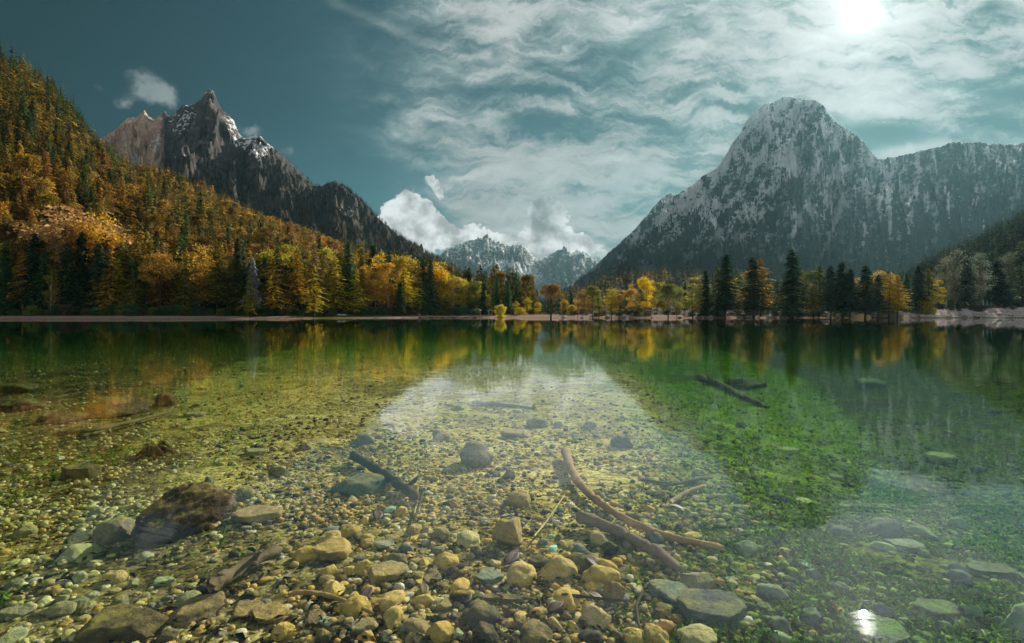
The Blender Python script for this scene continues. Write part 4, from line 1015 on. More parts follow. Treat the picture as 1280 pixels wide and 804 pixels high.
HS = [
 (234, 660, 64, 1.75, 'cracked', (.085, .062, .036), 'largest brown boulder with deep curved cracks on the left side of the lake bed', dict(hgt=1.25, rot=-.5, sub=5, cat='boulder', name='boulder', tilt=.22, sink=.3)),
 (143, 674, 48, .9, 'angular', (.25, .21, .13), 'pointed brown rock left of the largest cracked boulder', dict(rot=.6, hgt=.8)),
 (99, 597, 50, .7, 'slab', (.12, .11, .06), 'dark overhanging rock with a pale green top left of the fallen stump', dict(hgt=.8)),
 (148, 516, 92, .8, 'angular', (.085, .075, .055), 'long dark flat slab under the left part of the water', dict(hgt=.30, sink=.33, cat='boulder', name='boulder', rot=.1)),
 (78, 528, 56, .9, 'angular', (.055, .052, .035), 'near black rock touching the left end of the long dark slab', dict(hgt=.30, sink=.33, cat='boulder', name='boulder')),
 (22, 513, 70, .7, 'angular', (.075, .07, .045), 'dark flat rock at the left edge above the sunken pole', dict(hgt=.32, sink=.35, cat='boulder', name='boulder')),
 (20, 490, 60, .7, 'angular', (.09, .085, .05), 'brown green flat rock at the left edge farthest from the camera', dict(hgt=.32, sink=.35, cat='boulder', name='boulder')),
 (208, 507, 30, .9, 'angular', (.10, .08, .05), 'small knobbly dark rock at the right end of the long dark slab', dict(hgt=.7)),
 (320, 567, 36, .6, 'slab', (.36, .36, .18), 'flat pale yellow green stone upper left of the sunken dark log', dict(hgt=.35)),
 (244, 520, 34, .6, 'slab', (.36, .34, .18), 'flat pale stone right of the knobbly dark rock', dict(hgt=.35)),
 (316, 650, 58, .7, 'slab', (.38, .29, .15), 'tan slab right of the largest cracked boulder', dict(hgt=.5, rot=.5)),
 (205, 728, 28, .8, 'slab', GRN2, 'flat pale green stone below the largest cracked boulder', dict(hgt=.4)),
 (145, 725, 28, .8, 'cobble', TAN, 'rounded tan stone left of the flat pale green stone', dict(hgt=.6)),
 (20, 768, 40, .8, 'slab', (.22, .21, .14), 'grey green flat stone in the bottom left corner', dict(hgt=.4)),
 (76, 765, 34, .8, 'cobble', (.26, .24, .14), 'grey rounded stone near the bottom left corner', dict(hgt=.5)),
 (150, 790, 120, .55, 'slab', (.09, .075, .045), 'broad dark brown slab at the bottom edge left of the log', dict(hgt=.4, cat='boulder', name='boulder')),
 (250, 768, 75, .8, 'slab', (.20, .155, .09), 'brown slab beside the lower left log', dict(hgt=.45, rot=.8, cat='boulder', name='boulder')),
 (418, 694, 54, .9, 'slab', (.44, .31, .13), 'large ochre slab under the dark sunken log', dict(hgt=.7, rot=.3)),
 (437, 716, 15, 1, 'cobble', WARM, 'small orange stone touching the large ochre slab', dict(hgt=.8, sub=3)),
 (336, 770, 42, 1.1, 'slab', (.30, .22, .10), 'tilted brown slab left of the thin bent stick', dict(hgt=.5, rot=.9)),
 (308, 765, 36, 1.3, 'slab', (.24, .19, .10), 'brown slab right of the lower left log', dict(hgt=.45, rot=.8)),
 (394, 775, 30, 1.1, 'slab', (.17, .14, .09), 'grey brown stone just under the thin bent stick', dict(hgt=.5)),
 (408, 778, 22, .8, 'slab', (.40, .46, .34), 'pale mint stone under the thin bent stick', dict(hgt=.5, sub=3)),
 (595, 580, 42, .95, 'cobble', (.23, .20, .14), 'large round grey brown cobble in the middle of the clear sky reflection', dict(hgt=.8, sink=.18)),
 (552, 549, 22, .9, 'cobble', (.34, .25, .22), 'pinkish grey cobble farther out left of the large round cobble', dict(hgt=.8)),
 (645, 545, 44, .7, 'slab', (.40, .31, .25), 'flat pinkish tan stone beyond the round grey brown cobble', dict(hgt=.4)),
 (637, 598, 20, 1, 'angular', (.16, .13, .10), 'dark brown cobble right of the large round cobble', dict(hgt=.8)),
 (648, 630, 28, 1, 'cobble', (.50, .37, .17), 'smooth tan cobble in the pale gravel below the dark brown one', dict(hgt=.85)),
 (581, 605, 10, 1, 'angular', (.62, .42, .14), 'tiny orange stone under the large round cobble', dict(hgt=.9, sub=3)),
 (565, 615, 13, .8, 'angular', (.48, .36, .14), 'small tan wedge stone left of the tiny orange one', dict(hgt=.6, sub=3, rot=.6)),
 (489, 638, 14, 1.3, 'cobble', (.40, .56, .38), 'pale green oval pebble under the lower end of the dark log', dict(hgt=.5, sub=3, rot=-.5)),
 (501, 643, 16, 1, 'cobble', (.56, .37, .12), 'orange round pebble beside the pale green oval pebble', dict(hgt=.9, sub=3)),
 (518, 665, 17, 1.2, 'cobble', (.44, .34, .15), 'tan egg shaped cobble below the orange round pebble', dict(hgt=.8)),
 (635, 680, 44, .8, 'angular', (.40, .29, .13), 'blocky tan rock with a flat front at the edge of the pale gravel', dict(hgt=.9, sink=.2)),
 (452, 612, 66, .9, 'slab', (.14, .17, .11), 'mossy grey green boulder beneath the dark sunken log', dict(hgt=.6, cat='boulder', name='boulder')),
 (455, 554, 24, .8, 'cobble', (.24, .24, .17), 'grey round cobble above the upper end of the dark log', dict(hgt=.7)),
 (557, 707, 30, .8, 'cobble', (.56, .40, .14), 'ochre loaf shaped stone between two dark gaps near the bottom', dict(hgt=.8)),
 (482, 722, 52, .8, 'slab', (.38, .30, .15), 'long tan stone right of the large ochre slab', dict(hgt=.6, rot=.5)),
 (490, 756, 25, 1.5, 'cobble', (.52, .38, .15), 'tilted ochre oval stone with pale flecks near the bottom', dict(hgt=.8, rot=-.5)),
 (574, 738, 20, 1.9, 'cobble', (.56, .39, .13), 'long ochre stone leaning to the right beside a wine red leaf', dict(hgt=.8, rot=-.35)),
 (652, 727, 40, .9, 'cobble', (.56, .42, .16), 'big round ochre stone, left of the pair near the bottom', dict(hgt=.85)),
 (700, 720, 44, .8, 'cobble', (.52, .40, .17), 'big rounded ochre stone, right of the pair near the bottom', dict(hgt=.8)),
 (610, 723, 38, 1, 'slab', (.19, .24, .19), 'teal grey flat stone between the blocky tan rock and the left ochre stone', dict(hgt=.4)),
 (651, 775, 15, 1.8, 'cobble', (.52, .40, .17), 'upright narrow ochre stone below the left ochre stone', dict(hgt=.9, rot=.1)),
 (636, 782, 13, 1.3, 'angular', (.50, .35, .13), 'small ochre stone left of the upright narrow one', dict(hgt=.9, sub=3)),
 (572, 797, 18, 1, 'angular', (.42, .50, .28), 'pale green and tan stone on the bottom edge', dict(hgt=.8, sub=3)),
 (628, 750, 84, .2, 'slab', (.10, .10, .07), 'long dark squared stone lying across below the ochre pair', dict(hgt=.16)),
 (600, 774, 46, .9, 'cobble', (.085, .085, .06), 'dark round stone left of the upright narrow ochre stone', dict(hgt=.6)),
 (691, 688, 13, 1.4, 'angular', TUR, 'shiny turquoise white pebble in the gravel by the branch', dict(hgt=.7, sub=3, rot=-.4)),
 (689, 671, 10, 1, 'cobble', (.36, .58, .28), 'tiny green pebble above the turquoise one', dict(hgt=.5, sub=3)),
 (750, 680, 24, .9, 'cobble', (.40, .33, .18), 'half grey half orange cobble under the lower branch', dict(hgt=.8)),
 (740, 738, 18, 1, 'cobble', (.64, .42, .13), 'bright orange cobble between wine red leaves', dict(hgt=.9)),
 (708, 740, 13, 1, 'cobble', (.46, .36, .18), 'small tan cobble under the right ochre stone', dict(hgt=.8, sub=3)),
 (769, 749, 32, .7, 'angular', (.30, .21, .11), 'brown triangular rock right of the bright orange cobble', dict(hgt=.9)),
 (746, 780, 38, .9, 'angular', (.48, .38, .20), 'pitted tan rock near the bottom under the black twig', dict(hgt=.8)),
 (722, 776, 13, 1.9, 'cobble', (.50, .42, .22), 'upright pale tan stone left of the pitted tan rock', dict(hgt=.9, sub=3)),
 (692, 782, 16, 1.9, 'angular', (.46, .34, .16), 'leaning tan stone with a dark split at the bottom', dict(hgt=.9, rot=.5, sub=3)),
 (831, 789, 24, .8, 'angular', (.54, .32, .12), 'orange brown stone alone among grey boulders at the bottom', dict(hgt=.8)),
 (798, 738, 11, 2.3, 'slab', (.50, .50, .34), 'narrow pale stone pointing down by the thin curved twig', dict(hgt=.7, rot=.3, sub=3)),
 (842, 748, 62, 1, 'slab', (.15, .20, .17), 'teal grey boulder below the end of the lower branch', dict(hgt=.5, cat='boulder', name='boulder')),
 (888, 766, 96, .8, 'slab', (.10, .12, .115), 'broad smooth dark grey boulder at the bottom right of the branches', dict(hgt=.4, cat='boulder', name='boulder')),
 (854, 712, 15, .9, 'angular', (.52, .50, .26), 'pale yellow stone at the tip of the lower branch', dict(hgt=.6, sub=3)),
 (787, 697, 8, 1.6, 'angular', (.66, .66, .5), 'tiny white stone between the two branches', dict(hgt=.8, sub=3)),
 (826, 690, 18, 1, 'cobble', (.26, .24, .18), 'grey brown cobble between the two branches', dict(hgt=.7)),
 (965, 746, 34, .8, 'cobble', (.24, .26, .25), 'pale grey cobble left of the sun glint', dict(hgt=.7)),
 (912, 727, 22, .6, 'slab', (.26, .30, .27), 'small grey flat stone left of the pale grey cobble', dict(hgt=.5)),
 (1104, 668, 38, 1, 'cobble', (.10, .12, .115), 'dark round boulder below the mirrored ridge on the right', dict(hgt=.8, cat='boulder', name='boulder')),
 (1130, 686, 44, .7, 'slab', (.24, .27, .21), 'striped grey green stone touching the dark round boulder on the right', dict(hgt=.5)),
 (1017, 796, 12, .9, 'cobble', (.56, .36, .14), 'small orange stone on the bottom edge left of the sun glint', dict(hgt=.8, sub=3)),
 (1000, 704, 14, 3.0, 'slab', (.45, .60, .58), 'pale blue blade shaped stone above the sun glint', dict(hgt=.5, rot=.35, sub=3)),
 (1165, 764, 60, .7, 'slab', (.11, .12, .09), 'dark weed covered slab at the bottom right', dict(hgt=.4, cat='boulder', name='boulder')),
 (1235, 716, 60, .6, 'slab', (.12, .135, .10), 'grey slab near the right edge under the smooth bright patch', dict(hgt=.4, cat='boulder', name='boulder')),
 (1090, 482, 46, .8, 'angular', (.16, .20, .08), 'dark flat rock far out right of the sunken right log', dict(hgt=.32, sink=.35, cat='boulder', name='boulder')),
 (930, 484, 56, .9, 'angular', (.11, .13, .06), 'dark rock lying against the sunken right log', dict(hgt=.32, sink=.35, cat='boulder', name='boulder')),
 (985, 565, 30, .7, 'slab', (.30, .38, .12), 'yellow green flat stone in the green shallows', dict(hgt=.4)),
 (1003, 628, 22, .9, 'slab', (.36, .42, .18), 'pale green flat stone at the foot of the green shallows', dict(hgt=.4)),
 (1170, 575, 40, .7, 'slab', (.26, .30, .12), 'tan green flat stones right of the green shallows', dict(hgt=.5)),
 (673, 533, 26, .8, 'cobble', (.28, .28, .22), 'round grey stone farthest out in the sky reflection', dict(hgt=.6)),
]
for q in HS: put_stone(*q[:7], group=None, **q[7])
# more cobbles, each a thing: the bottom of the frame is paved with them
SM = {}
for k in ('cobble', 'angular', 'slab'):
    SM[k] = []
    for i in range(7):
        me = mesh_np('stone', *stone(rs_, 4, k), n=3); me.materials.append(m_stone); SM[k].append(me)
def clash(x, y, rr):
    return any((x-a_)**2+(y-b_)**2 < ((rr+c_)*.80)**2 for a_, b_, c_ in STN)
def bzone(px_, py_):
    if py_ > 690: row = 'at the bottom edge'
    elif py_ > 600: row = 'in the nearer bed'
    else: row = 'farther out'
    c = 'left of the cracked boulder' if px_ < 190 else 'right of the cracked boulder' if px_ < 440 else 'left of the long branch' if px_ < 700 else 'around the long branch' if px_ < 920 else 'among the right hand weeds'
    return row+' '+c
PALS = {'B': [OCH, (.42, .30, .10), GB, WARM, DRK, (.10, .085, .05), (.15, .12, .07), (.05, .05, .04)], 'L': [(.22, .20, .10), (.30, .26, .13), (.16, .14, .08), (.36, .34, .18)], 'C': [OCH, TAN, GB, WARM, (.34, .27, .14), (.42, .34, .16), SLT, DRK], 'R': [(.12, .13, .11), (.18, .22, .12), (.10, .12, .11), (.26, .30, .16)]}
need = 300-len(HS); tries = 0
while need > 0 and tries < 9000:
    tries += 1
    u_ = rs_.random()
    px_ = rs_.uniform(-20, 1300) if u_ > .6 else rs_.uniform(400, 860)
    py_ = HOR+410*rs_.random()**.42 if u_ > .5 else rs_.uniform(660, 806)
    if py_ < 470: continue
    x, y = bedpt(px_, py_)
    sz = (.03+.055*rs_.random()**1.6)*(1+y*.05)*(1.35 if rs_.random() < .15 else 1)
    if 520 < px_ < 700 and 560 < py_ < 670 and sz > .05: continue
    if clash(x, y, sz): continue
    k = ('cobble', 'angular', 'slab')[rs_.choice(3, p=[.34, .42, .24])]
    pal = PALS['B' if (py_ > 690 and 250 < px_ < 860) else 'L' if px_ < 380 else 'R' if px_ > 900 else 'C']; c = jit(pal[rs_.integers(len(pal))], rs_, .2)
    o = bpy.data.objects.new('stone', SM[k][rs_.integers(7)]); COL.objects.link(o); o.color = (*c, 1)
    hg = rs_.uniform(.5, .9)*(.6 if k == 'slab' else 1)
    o.scale = (sz*rs_.uniform(.8, 1.2), sz*rs_.uniform(.7, 1.4), sz*hg); o.rotation_euler = (rs_.uniform(-.25, .25), rs_.uniform(-.25, .25), rs_.uniform(0, 6.3))
    o.location = (x, y, zat(x, y)+sz*hg*rs_.uniform(.15, .45))
    tone = 'pale' if sum(c) > .95 else 'dark' if sum(c) < .42 else 'ochre' if c[0] > 1.25*c[1] else 'olive grey'
    szn = 'small' if sz < .07 else 'fist sized' if sz < .12 else 'large'
    tag(o, '%s %s %s stone %s' % (szn, tone, {'cobble': 'rounded', 'angular': 'angular', 'slab': 'flat'}[k], bzone(px_, py_)), 'stone', 'loose stones on the lake bed')
    STN.append((x, y, sz)); need -= 1
# gravel: thousands of little stones in one object
def gravel(n, ylo, yhi, s0, s1, sub, seed, dens=1.0, name='gravel'):
    r = np.random.default_rng(seed); B = [stone(r, sub, k) for k in ('cobble', 'angular', 'cobble', 'angular', 'slab', 'cobble')]
    u = r.random(n); Y = (ylo**-1 + u*(yhi**-1-ylo**-1))**-1        # even in the picture rows
    X = Y*r.uniform(-1.08, 1.08, n)
    cl = fbm(X*.9, Y*.9, 3, 3); keepm = r.random(n) < np.clip(.72+cl*.9, .15, 1); X, Y = X[keepm], Y[keepm]; n = len(X)
    Z = ground(X, Y); S_ = (s0+(s1-s0)*r.random(n)**4)*(1+.045*Y)
    rt = r.random(n)*6.28; c, s_ = np.cos(rt), np.sin(rt); k = r.integers(0, len(B), n)
    right = sst(-.2, 1.6, X-Y*.22+r.normal(size=n)*.5); left = sst(.2, 2.6, -X-Y*.3)*.6
    pc = np.array([OCH, TAN, PAL, WARM, GB, SLT, DRK, (.40, .33, .16), (.50, .44, .24)]); pr = np.array([(.09, .14, .03), (.07, .10, .035), (.20, .28, .06), (.06, .075, .05), (.32, .38, .12)]); pl = np.array([(.52, .50, .20), (.38, .36, .13), (.60, .58, .28), (.13, .12, .06)])
    C = pc[r.integers(0, 9, n)]; mR = r.random(n) < right; mL = r.random(n) < left
    C = np.where(mR[:, None], pr[r.integers(0, 5, n)], np.where(mL[:, None], pl[r.integers(0, 4, n)], C))*r.uniform(.7, 1.15, n)[:, None]
    Vs, Fs, Cs, o_ = [], [], [], 0
    for b in range(len(B)):
        id_ = np.where(k == b)[0]; bv, bf = B[b]; m_ = len(bv)
        sx, sy, sz = S_[id_]*r.uniform(.8, 1.25, len(id_)), S_[id_]*r.uniform(.8, 1.4, len(id_)), S_[id_]*r.uniform(.45, .8, len(id_))
        lx, ly = bv[None, :, 0]*sx[:, None], bv[None, :, 1]*sy[:, None]
        vx = lx*c[id_][:, None]-ly*s_[id_][:, None]+X[id_][:, None]; vy = lx*s_[id_][:, None]+ly*c[id_][:, None]+Y[id_][:, None]
        vz = bv[None, :, 2]*sz[:, None]+(Z[id_]+sz*.45)[:, None]
        Vs.append(np.stack([vx, vy, vz], -1).reshape(-1, 3)); Fs.append((bf[None]+(np.arange(len(id_))*m_)[:, None, None]+o_).reshape(-1, 3)); o_ += m_*len(id_)
        Cs.append(np.repeat(C[id_], m_, 0))
    me = mesh_np(name, np.concatenate(Vs), np.concatenate(Fs), 3, attrs={'tcol': np.concatenate(Cs)})
    o = link(name, me, m_peb); return o
tag(gravel(20000, 2.3, 9, .007, .034, 2, 1), 'loose gravel and pebbles filling the gaps between the near stones', 'gravel', kind='stuff')
tag(gravel(24000, 4.5, 40, .010, .036, 1, 2), 'finer gravel spread over the lake bed farther out', 'gravel', kind='stuff')
# sunken wood
m_wood, nt = material('wet_wood')
p = nt.n('ShaderNodeTexCoord').outputs['Object']; wn = nt.noise(p, 6, 6, .7); wn2 = nt.noise(p, 40, 4, .7)
wb_ = nt.n('ShaderNodeObjectInfo').outputs['Color']; k_ = wn*1.2+wn2*.5+.12
out(nt, principled(nt, nt.mix(1.0, wb_, nt.comb(k_, k_, k_), 'MULTIPLY'), .9, nt.bump(wn*.02+wn2*.008, .9, 1.0), .04))
def wood_piece(name, pts, w0, w1, col_, label, lift=.5, cat='branch', rough=.12, knots=()):
    P3 = []
    sub = []
    for i in range(len(pts)-1):
        for t in np.linspace(0, 1, 7)[:-1]: sub.append((pts[i][0]+(pts[i+1][0]-pts[i][0])*t, pts[i][1]+(pts[i+1][1]-pts[i][1])*t))
    sub.append(pts[-1])
    sub = np.array(sub, float); k5 = np.array([1, 2, 3, 2, 1])/9.0
    pad = np.concatenate([np.repeat(sub[:1], 2, 0), sub, np.repeat(sub[-1:], 2, 0)])
    sm = np.stack([np.convolve(pad[:, j], k5, 'valid') for j in (0, 1)], 1); sm[0] = sub[0]; sm[-1] = sub[-1]
    n = len(sm); R_ = []
    for i, (a_, b_) in enumerate(sm):
        x, y = bedpt(a_, b_); w_ = (w0+(w1-w0)*i/(n-1))*y/F/2
        P3.append((x, y, zat(x, y)+w_*(1+lift))); R_.append(w_*(1+rough*sin(i*1.7)+rough*.6*rs_.normal()))
    R_[0] *= .6; R_[-1] *= .35
    prt = [tube(P3, R_, 14)]
    if w0 > 7:
        for q_ in range(3):          # broken stubs
            i = int(rs_.integers(3, n-3)); b0 = np.array(P3[i]); rr = R_[i]; a_ = rs_.uniform(0, 6.28); dv = np.array([cos(a_), sin(a_)*.7, rs_.uniform(.2, .9)])*rr*rs_.uniform(1.8, 3.4)
            prt.append(tube([b0, b0+dv*.6, b0+dv], [rr*.55, rr*.4, rr*.22], 6))
    for (f, dx_, dy_, dz_, rr) in knots:
        i = int(f*(n-1)); q = np.array(P3[i]); prt.append(tube([q, q+np.array([dx_, dy_, dz_])*.6, q+np.array([dx_*1.05, dy_*.8, dz_*1.3])], [rr, rr*.75, rr*.3], 7))
    v_, f_ = join(prt); c0 = np.array(P3[0]); rm = np.array(R_).mean(); v_ = v_+rm*np.stack([.30*fbm(v_[:, 0]/rm*.35+k_, v_[:, 1]/rm*.35, v_[:, 2]/rm*.9, 3) for k_ in (0, 31, 67)], 1)
    me = mesh_np(name, v_-c0, f_); o = link(name, me, m_wood, loc=tuple(c0)); o.color = (*col_, 1); tag(o, label, cat); return o
wood_piece('branch', [(706, 571), (712, 592), (722, 612), (742, 632), (765, 648), (790, 663), (820, 674), (855, 684), (905, 692)], 11, 8, (.42, .26, .13), 'long curved bare tan branch lying on the right of the pale gravel', lift=.9, rough=.06)
wood_piece('branch', [(722, 658), (745, 664), (775, 676), (800, 690), (825, 702), (850, 722)], 15, 12, (.24, .17, .12), 'thick brown branch just below the long curved tan one', lift=.6, knots=[(.35, .1, -.06, .05, .018)])
wood_piece('log', [(440, 578), (460, 590), (485, 606), (505, 620), (520, 632)], 11, 12, (.10, .085, .05), 'short dark sunken log pointing at the orange round pebble', lift=.8, cat='log', rough=.15)
wood_piece('log', [(262, 757), (285, 738), (315, 718), (352, 697)], 20, 11, (.17, .13, .075), 'brown log lying diagonally in the lower left among slabs', lift=1.2, cat='log', rough=.1)
wood_piece('stick', [(362, 752), (385, 750), (410, 752), (440, 763), (468, 774)], 6, 4, (.36, .25, .10), 'thin bent tan stick near the bottom left of the middle', lift=2.5, cat='stick', rough=.05)
wood_piece('stick', [(66, 553), (110, 548), (160, 536), (215, 520)], 7, 4, (.20, .16, .08), 'long thin pole below the dark flat slab on the left', lift=2, cat='pole', rough=.08)
wood_piece('stick', [(668, 678), (682, 660), (706, 624)], 2.6, 1.8, (.52, .46, .22), 'straight pale straw in the gravel left of the long branch', lift=5, cat='straw', rough=.05)
wood_piece('twig', [(702, 757), (735, 759), (785, 762)], 4, 3, (.035, .03, .02), 'straight black twig lying across the pitted tan rock', lift=6, cat='twig')
wood_piece('twig', [(805, 745), (795, 762), (798, 785), (806, 806)], 3.5, 3, (.09, .08, .05), 'thin curved dark twig left of the smooth grey boulder', lift=3, cat='twig')
wood_piece('twig', [(530, 618), (520, 648), (512, 678)], 3.5, 2, (.08, .065, .04), 'thin forked dark twig by the tan egg shaped cobble', lift=3, cat='twig', knots=[(.3, .05, .10, .02, .004), (.6, -.06, .08, .02, .004)])
wood_piece('log', [(872, 474), (900, 484), (930, 499), (962, 512)], 9, 5, (.20, .19, .09), 'sunken log far out in the right half of the lake', lift=-.2, cat='log')
wood_piece('branch', [(800, 606), (840, 612), (885, 600)], 6, 4, (.16, .13, .11), 'grey brown branch inside the mirrored mountain flank', lift=1.2)
wood_piece('branch', [(838, 636), (858, 622), (882, 612)], 7, 5, (.36, .27, .18), 'pinkish broken branch right of the long curved one', lift=1.2)
wood_piece('log', [(590, 505), (625, 508), (668, 512)], 6, 4, (.13, .13, .10), 'dark thin log far out in the bright sky reflection', lift=-.3, cat='log')
# rotten stump on the left
def stump():
    x, y = bedpt(190, 570); z = zat(x, y); prt = []
    for k in range(13):
        a_ = k*.49+rs_.uniform(-.2, .2); l = rs_.uniform(.10, .26); h_ = rs_.uniform(.02, .16)
        prt.append(tube([(0, 0, .02), (cos(a_)*l*.5, sin(a_)*l*.5, h_), (cos(a_)*l, sin(a_)*l, h_*.4), (cos(a_)*l*1.3, sin(a_)*l*1.2, -.02)], [.05, .035, .02, .008], 7))
    v_, f_ = join(prt); v_ = v_+.012*fbm(v_[:, 0]*14, v_[:, 1]*14, v_[:, 2]*14, 3)[:, None]
    o = link('stump', mesh_np('stump', v_, f_), m_wood, loc=(x, y, z)); o.color = (.06, .045, .025, 1); tag(o, 'rotten dark root stump left above the largest cracked boulder', 'stump')
stump()
# sunken leaves
m_leaf, nt = material('sunken_leaf')
out(nt, principled(nt, nt.n('ShaderNodeObjectInfo').outputs['Color'], .6, None, .3))
def leaf(px_, py_, wpx, col_, label, rot):
    x, y = bedpt(px_, py_); w_ = wpx*y/F/2; n = 9; V_ = []; F_ = []
    for i in range(n):
        t = i/(n-1); ww = .5*sin(pi*t**.8)**.8+.02; zz = .10*sin(pi*t)
        for s_ in (-1, -.5, 0, .5, 1): V_.append((s_*ww, (t-.5)*2.0, zz+.16*abs(s_)*ww+.03*sin(7*t+s_*3)))
    F_ = grid_faces(n, 5)
    o = link('leaf', mesh_np('leaf', V_, F_), m_leaf, loc=(x, y, zat(x, y)+.045)); o.scale = (w_, w_, w_); o.rotation_euler = (.15, .1, rot); o.color = (*col_, 1); tag(o, label, 'leaf')
    sd = o.modifiers.new('thick', 'SOLIDIFY'); sd.thickness = .03
leaf(742, 712, 40, (.085, .045, .04), 'large wine brown leaf under the half grey half orange cobble', .5)
leaf(640, 706, 30, (.09, .04, .035), 'wine red leaf just above the left ochre stone', -.6)
leaf(583, 754, 26, (.10, .05, .045), 'wine red leaf beside the long leaning ochre stone', .1)
leaf(458, 752, 28, (.085, .045, .035), 'dark wine leaf left of the tilted ochre oval stone', -.2)
leaf(472, 650, 24, (.12, .07, .06), 'dull purple leaf below the mossy boulder', .3)
leaf(744, 755, 24, (.13, .05, .035), 'red brown leaf under the bright orange cobble', .9)
leaf(695, 768, 26, (.08, .045, .035), 'dark red leaf between the ochre pair and the black twig', -.9)
leaf(530, 745, 22, (.16, .11, .05), 'brown curled leaf above the tilted ochre oval stone', .2)
leaf(845, 640, 20, (.14, .09, .07), 'brown leaf by the pinkish broken branch', 1.2)
def litter():
    r = np.random.default_rng(91); n = 5200; u = r.random(n); Y = (2.4**-1+u*(7.5**-1-2.4**-1))**-1; X = Y*r.uniform(-1.05, 1.0, n)
    m_ = (r.random(n) < np.clip(1.25-(Y-2.4)/3.2, .10, 1)) & (fbm(X*1.4, Y*1.4, 6, 3) > -.15)
    X, Y = X[m_], Y[m_]; n = len(X); Z = ground(X, Y)+r.uniform(.006, .035, n); a_ = r.random(n)*6.28; l = r.uniform(.012, .045, n); w_ = l*r.uniform(.3, .65, n)
    d_ = np.stack([np.cos(a_), np.sin(a_), r.uniform(-.3, .3, n)], -1); s_ = np.stack([-np.sin(a_), np.cos(a_), r.uniform(-.4, .4, n)], -1); b = np.stack([X, Y, Z], -1)
    up = np.array([0, 0, 1.0])*(l*.25)[:, None]
    V_ = np.stack([b-d_*l[:, None], b-s_*w_[:, None]*.8+up*.5, b+d_*l[:, None], b+s_*w_[:, None]*.8+up], 1).reshape(-1, 3)
    cc = np.array([(.035, .026, .016), (.06, .04, .022), (.10, .055, .03), (.025, .03, .016), (.15, .10, .045)])[r.integers(0, 5, n)]
    o = link('leaf_litter', mesh_np('leaf_litter', V_, np.arange(len(V_)).reshape(-1, 4), smooth=False, attrs={'tcol': np.repeat(cc, 4, 0)}), m_fola); tag(o, 'dark rotting leaves and bark bits caught between the near stones', 'leaf litter', kind='stuff')
litter()
# water weeds on the right: tufts of blades, one object
def weeds():
    r = np.random.default_rng(55); n = 17000; u = r.random(n); Y = (2.5**-1+u*(26**-1-2.5**-1))**-1; X = Y*r.uniform(-1.05, 1.08, n)
    m_ = (sst(-.1, 1.5, X-Y*.22+r.normal(size=n)*.35) > r.random(n)) & (fbm(X*.8, Y*.8, 8, 3) > -.25)
    m2 = (sst(.6, 2.8, -X-Y*.3) > r.random(n)) & (fbm(X*.8, Y*.8, 2, 3) > .25)
    m_ = m_ | m2
    X, Y = X[m_], Y[m_]; Z = ground(X, Y); n = len(X); Vs, Cs = [], []
    for q in range(7):
        a_ = r.random(n)*6.28; l = r.uniform(.02, .06, n)*(1+.05*Y); d_ = np.stack([np.cos(a_), np.sin(a_), r.uniform(.3, 1.0, n)], -1); d_ = nrm(d_)
        b = np.stack([X+r.normal(size=n)*.04, Y+r.normal(size=n)*.04, Z], -1); s_ = np.stack([-np.sin(a_), np.cos(a_), 0*a_], -1)*(l*.22)[:, None]
        Vs.append(np.stack([b-s_*.5, b+s_*.5, b+d_*l[:, None]*.7+s_, b+d_*l[:, None]], 1).reshape(-1, 3))
        cc = np.array([(.09, .20, .010), (.15, .29, .016), (.25, .40, .025), (.05, .10, .008)])[r.integers(0, 4, n)]; Cs.append(np.repeat(cc, 4, 0))
    V_ = np.concatenate(Vs); F_ = np.arange(len(V_)).reshape(-1, 4)
    o = link('water_weed', mesh_np('water_weed', V_, F_, smooth=False, attrs={'tcol': np.concatenate(Cs)}), m_fola); tag(o, 'short green water weed carpeting the right side of the lake bed', 'water weed', kind='stuff')
weeds()
print('bed', time.time()-T0)
#--ENDBED--
#--SHORE--
def box(cx, cy, cz, sx, sy, sz, rz=0.0, bev=.0):
    v_ = np.array([(a_, b_, c_) for a_ in (-.5, .5) for b_ in (-.5, .5) for c_ in (-.5, .5)])*(sx, sy, sz)
    f_ = [(0, 1, 3, 2), (4, 6, 7, 5), (0, 4, 5, 1), (2, 3, 7, 6), (0, 2, 6, 4), (1, 5, 7, 3)]
    c, s_ = cos(rz), sin(rz); v_ = np.stack([v_[:, 0]*c-v_[:, 1]*s_, v_[:, 0]*s_+v_[:, 1]*c, v_[:, 2]], 1)+(cx, cy, cz); return v_, np.array(f_)
def plain(name, col_, rough=.8, sc=6, var=.35):
    m, nt = material(name); p = nt.n('ShaderNodeTexCoord').outputs['Object']; n_ = nt.noise(p, sc, 5, .7); k_ = n_*var*2+(1-var)
    out(nt, principled(nt, nt.mix(1.0, col_, nt.comb(k_, k_, k_), 'MULTIPLY'), rough, nt.bump(n_, .4, .03), .2)); return m
m_redp = plain('red_boards', (.24, .045, .035)); m_pale = plain('pale_render', (.55, .47, .42)); m_roofg = plain('grey_roof', (.22, .21, .20)); m_pink = plain('pink_roof', (.62, .42, .34))
m_dwood = plain('dark_wood', (.06, .045, .035)); m_wwood = plain('weathered_wood', (.30, .24, .18)); m_whitep = plain('white_paint', (.68, .64, .60)); m_bluep = plain('pale_blue_paint', (.22, .42, .46)); m_glass = plain('dark_window', (.02, .02, .022), .3, 2, .1); m_brown = plain('rusty_brown', (.30, .12, .07))
def group_of(name, label, cat, px_, Y, rz=0.0, group=None):
    x = Y*(px_-640)/F; o = bpy.data.objects.new(name, None); COL.objects.link(o); o.location = (x, Y, zat(x, Y)); o.rotation_euler = (0, 0, rz); tag(o, label, cat, group); return o
def part(name, prt, mat, par):
    v_, f_ = join(prt) if isinstance(prt, list) else prt
    return link(name, mesh_np(name, v_, f_, smooth=False), mat, parent=par)
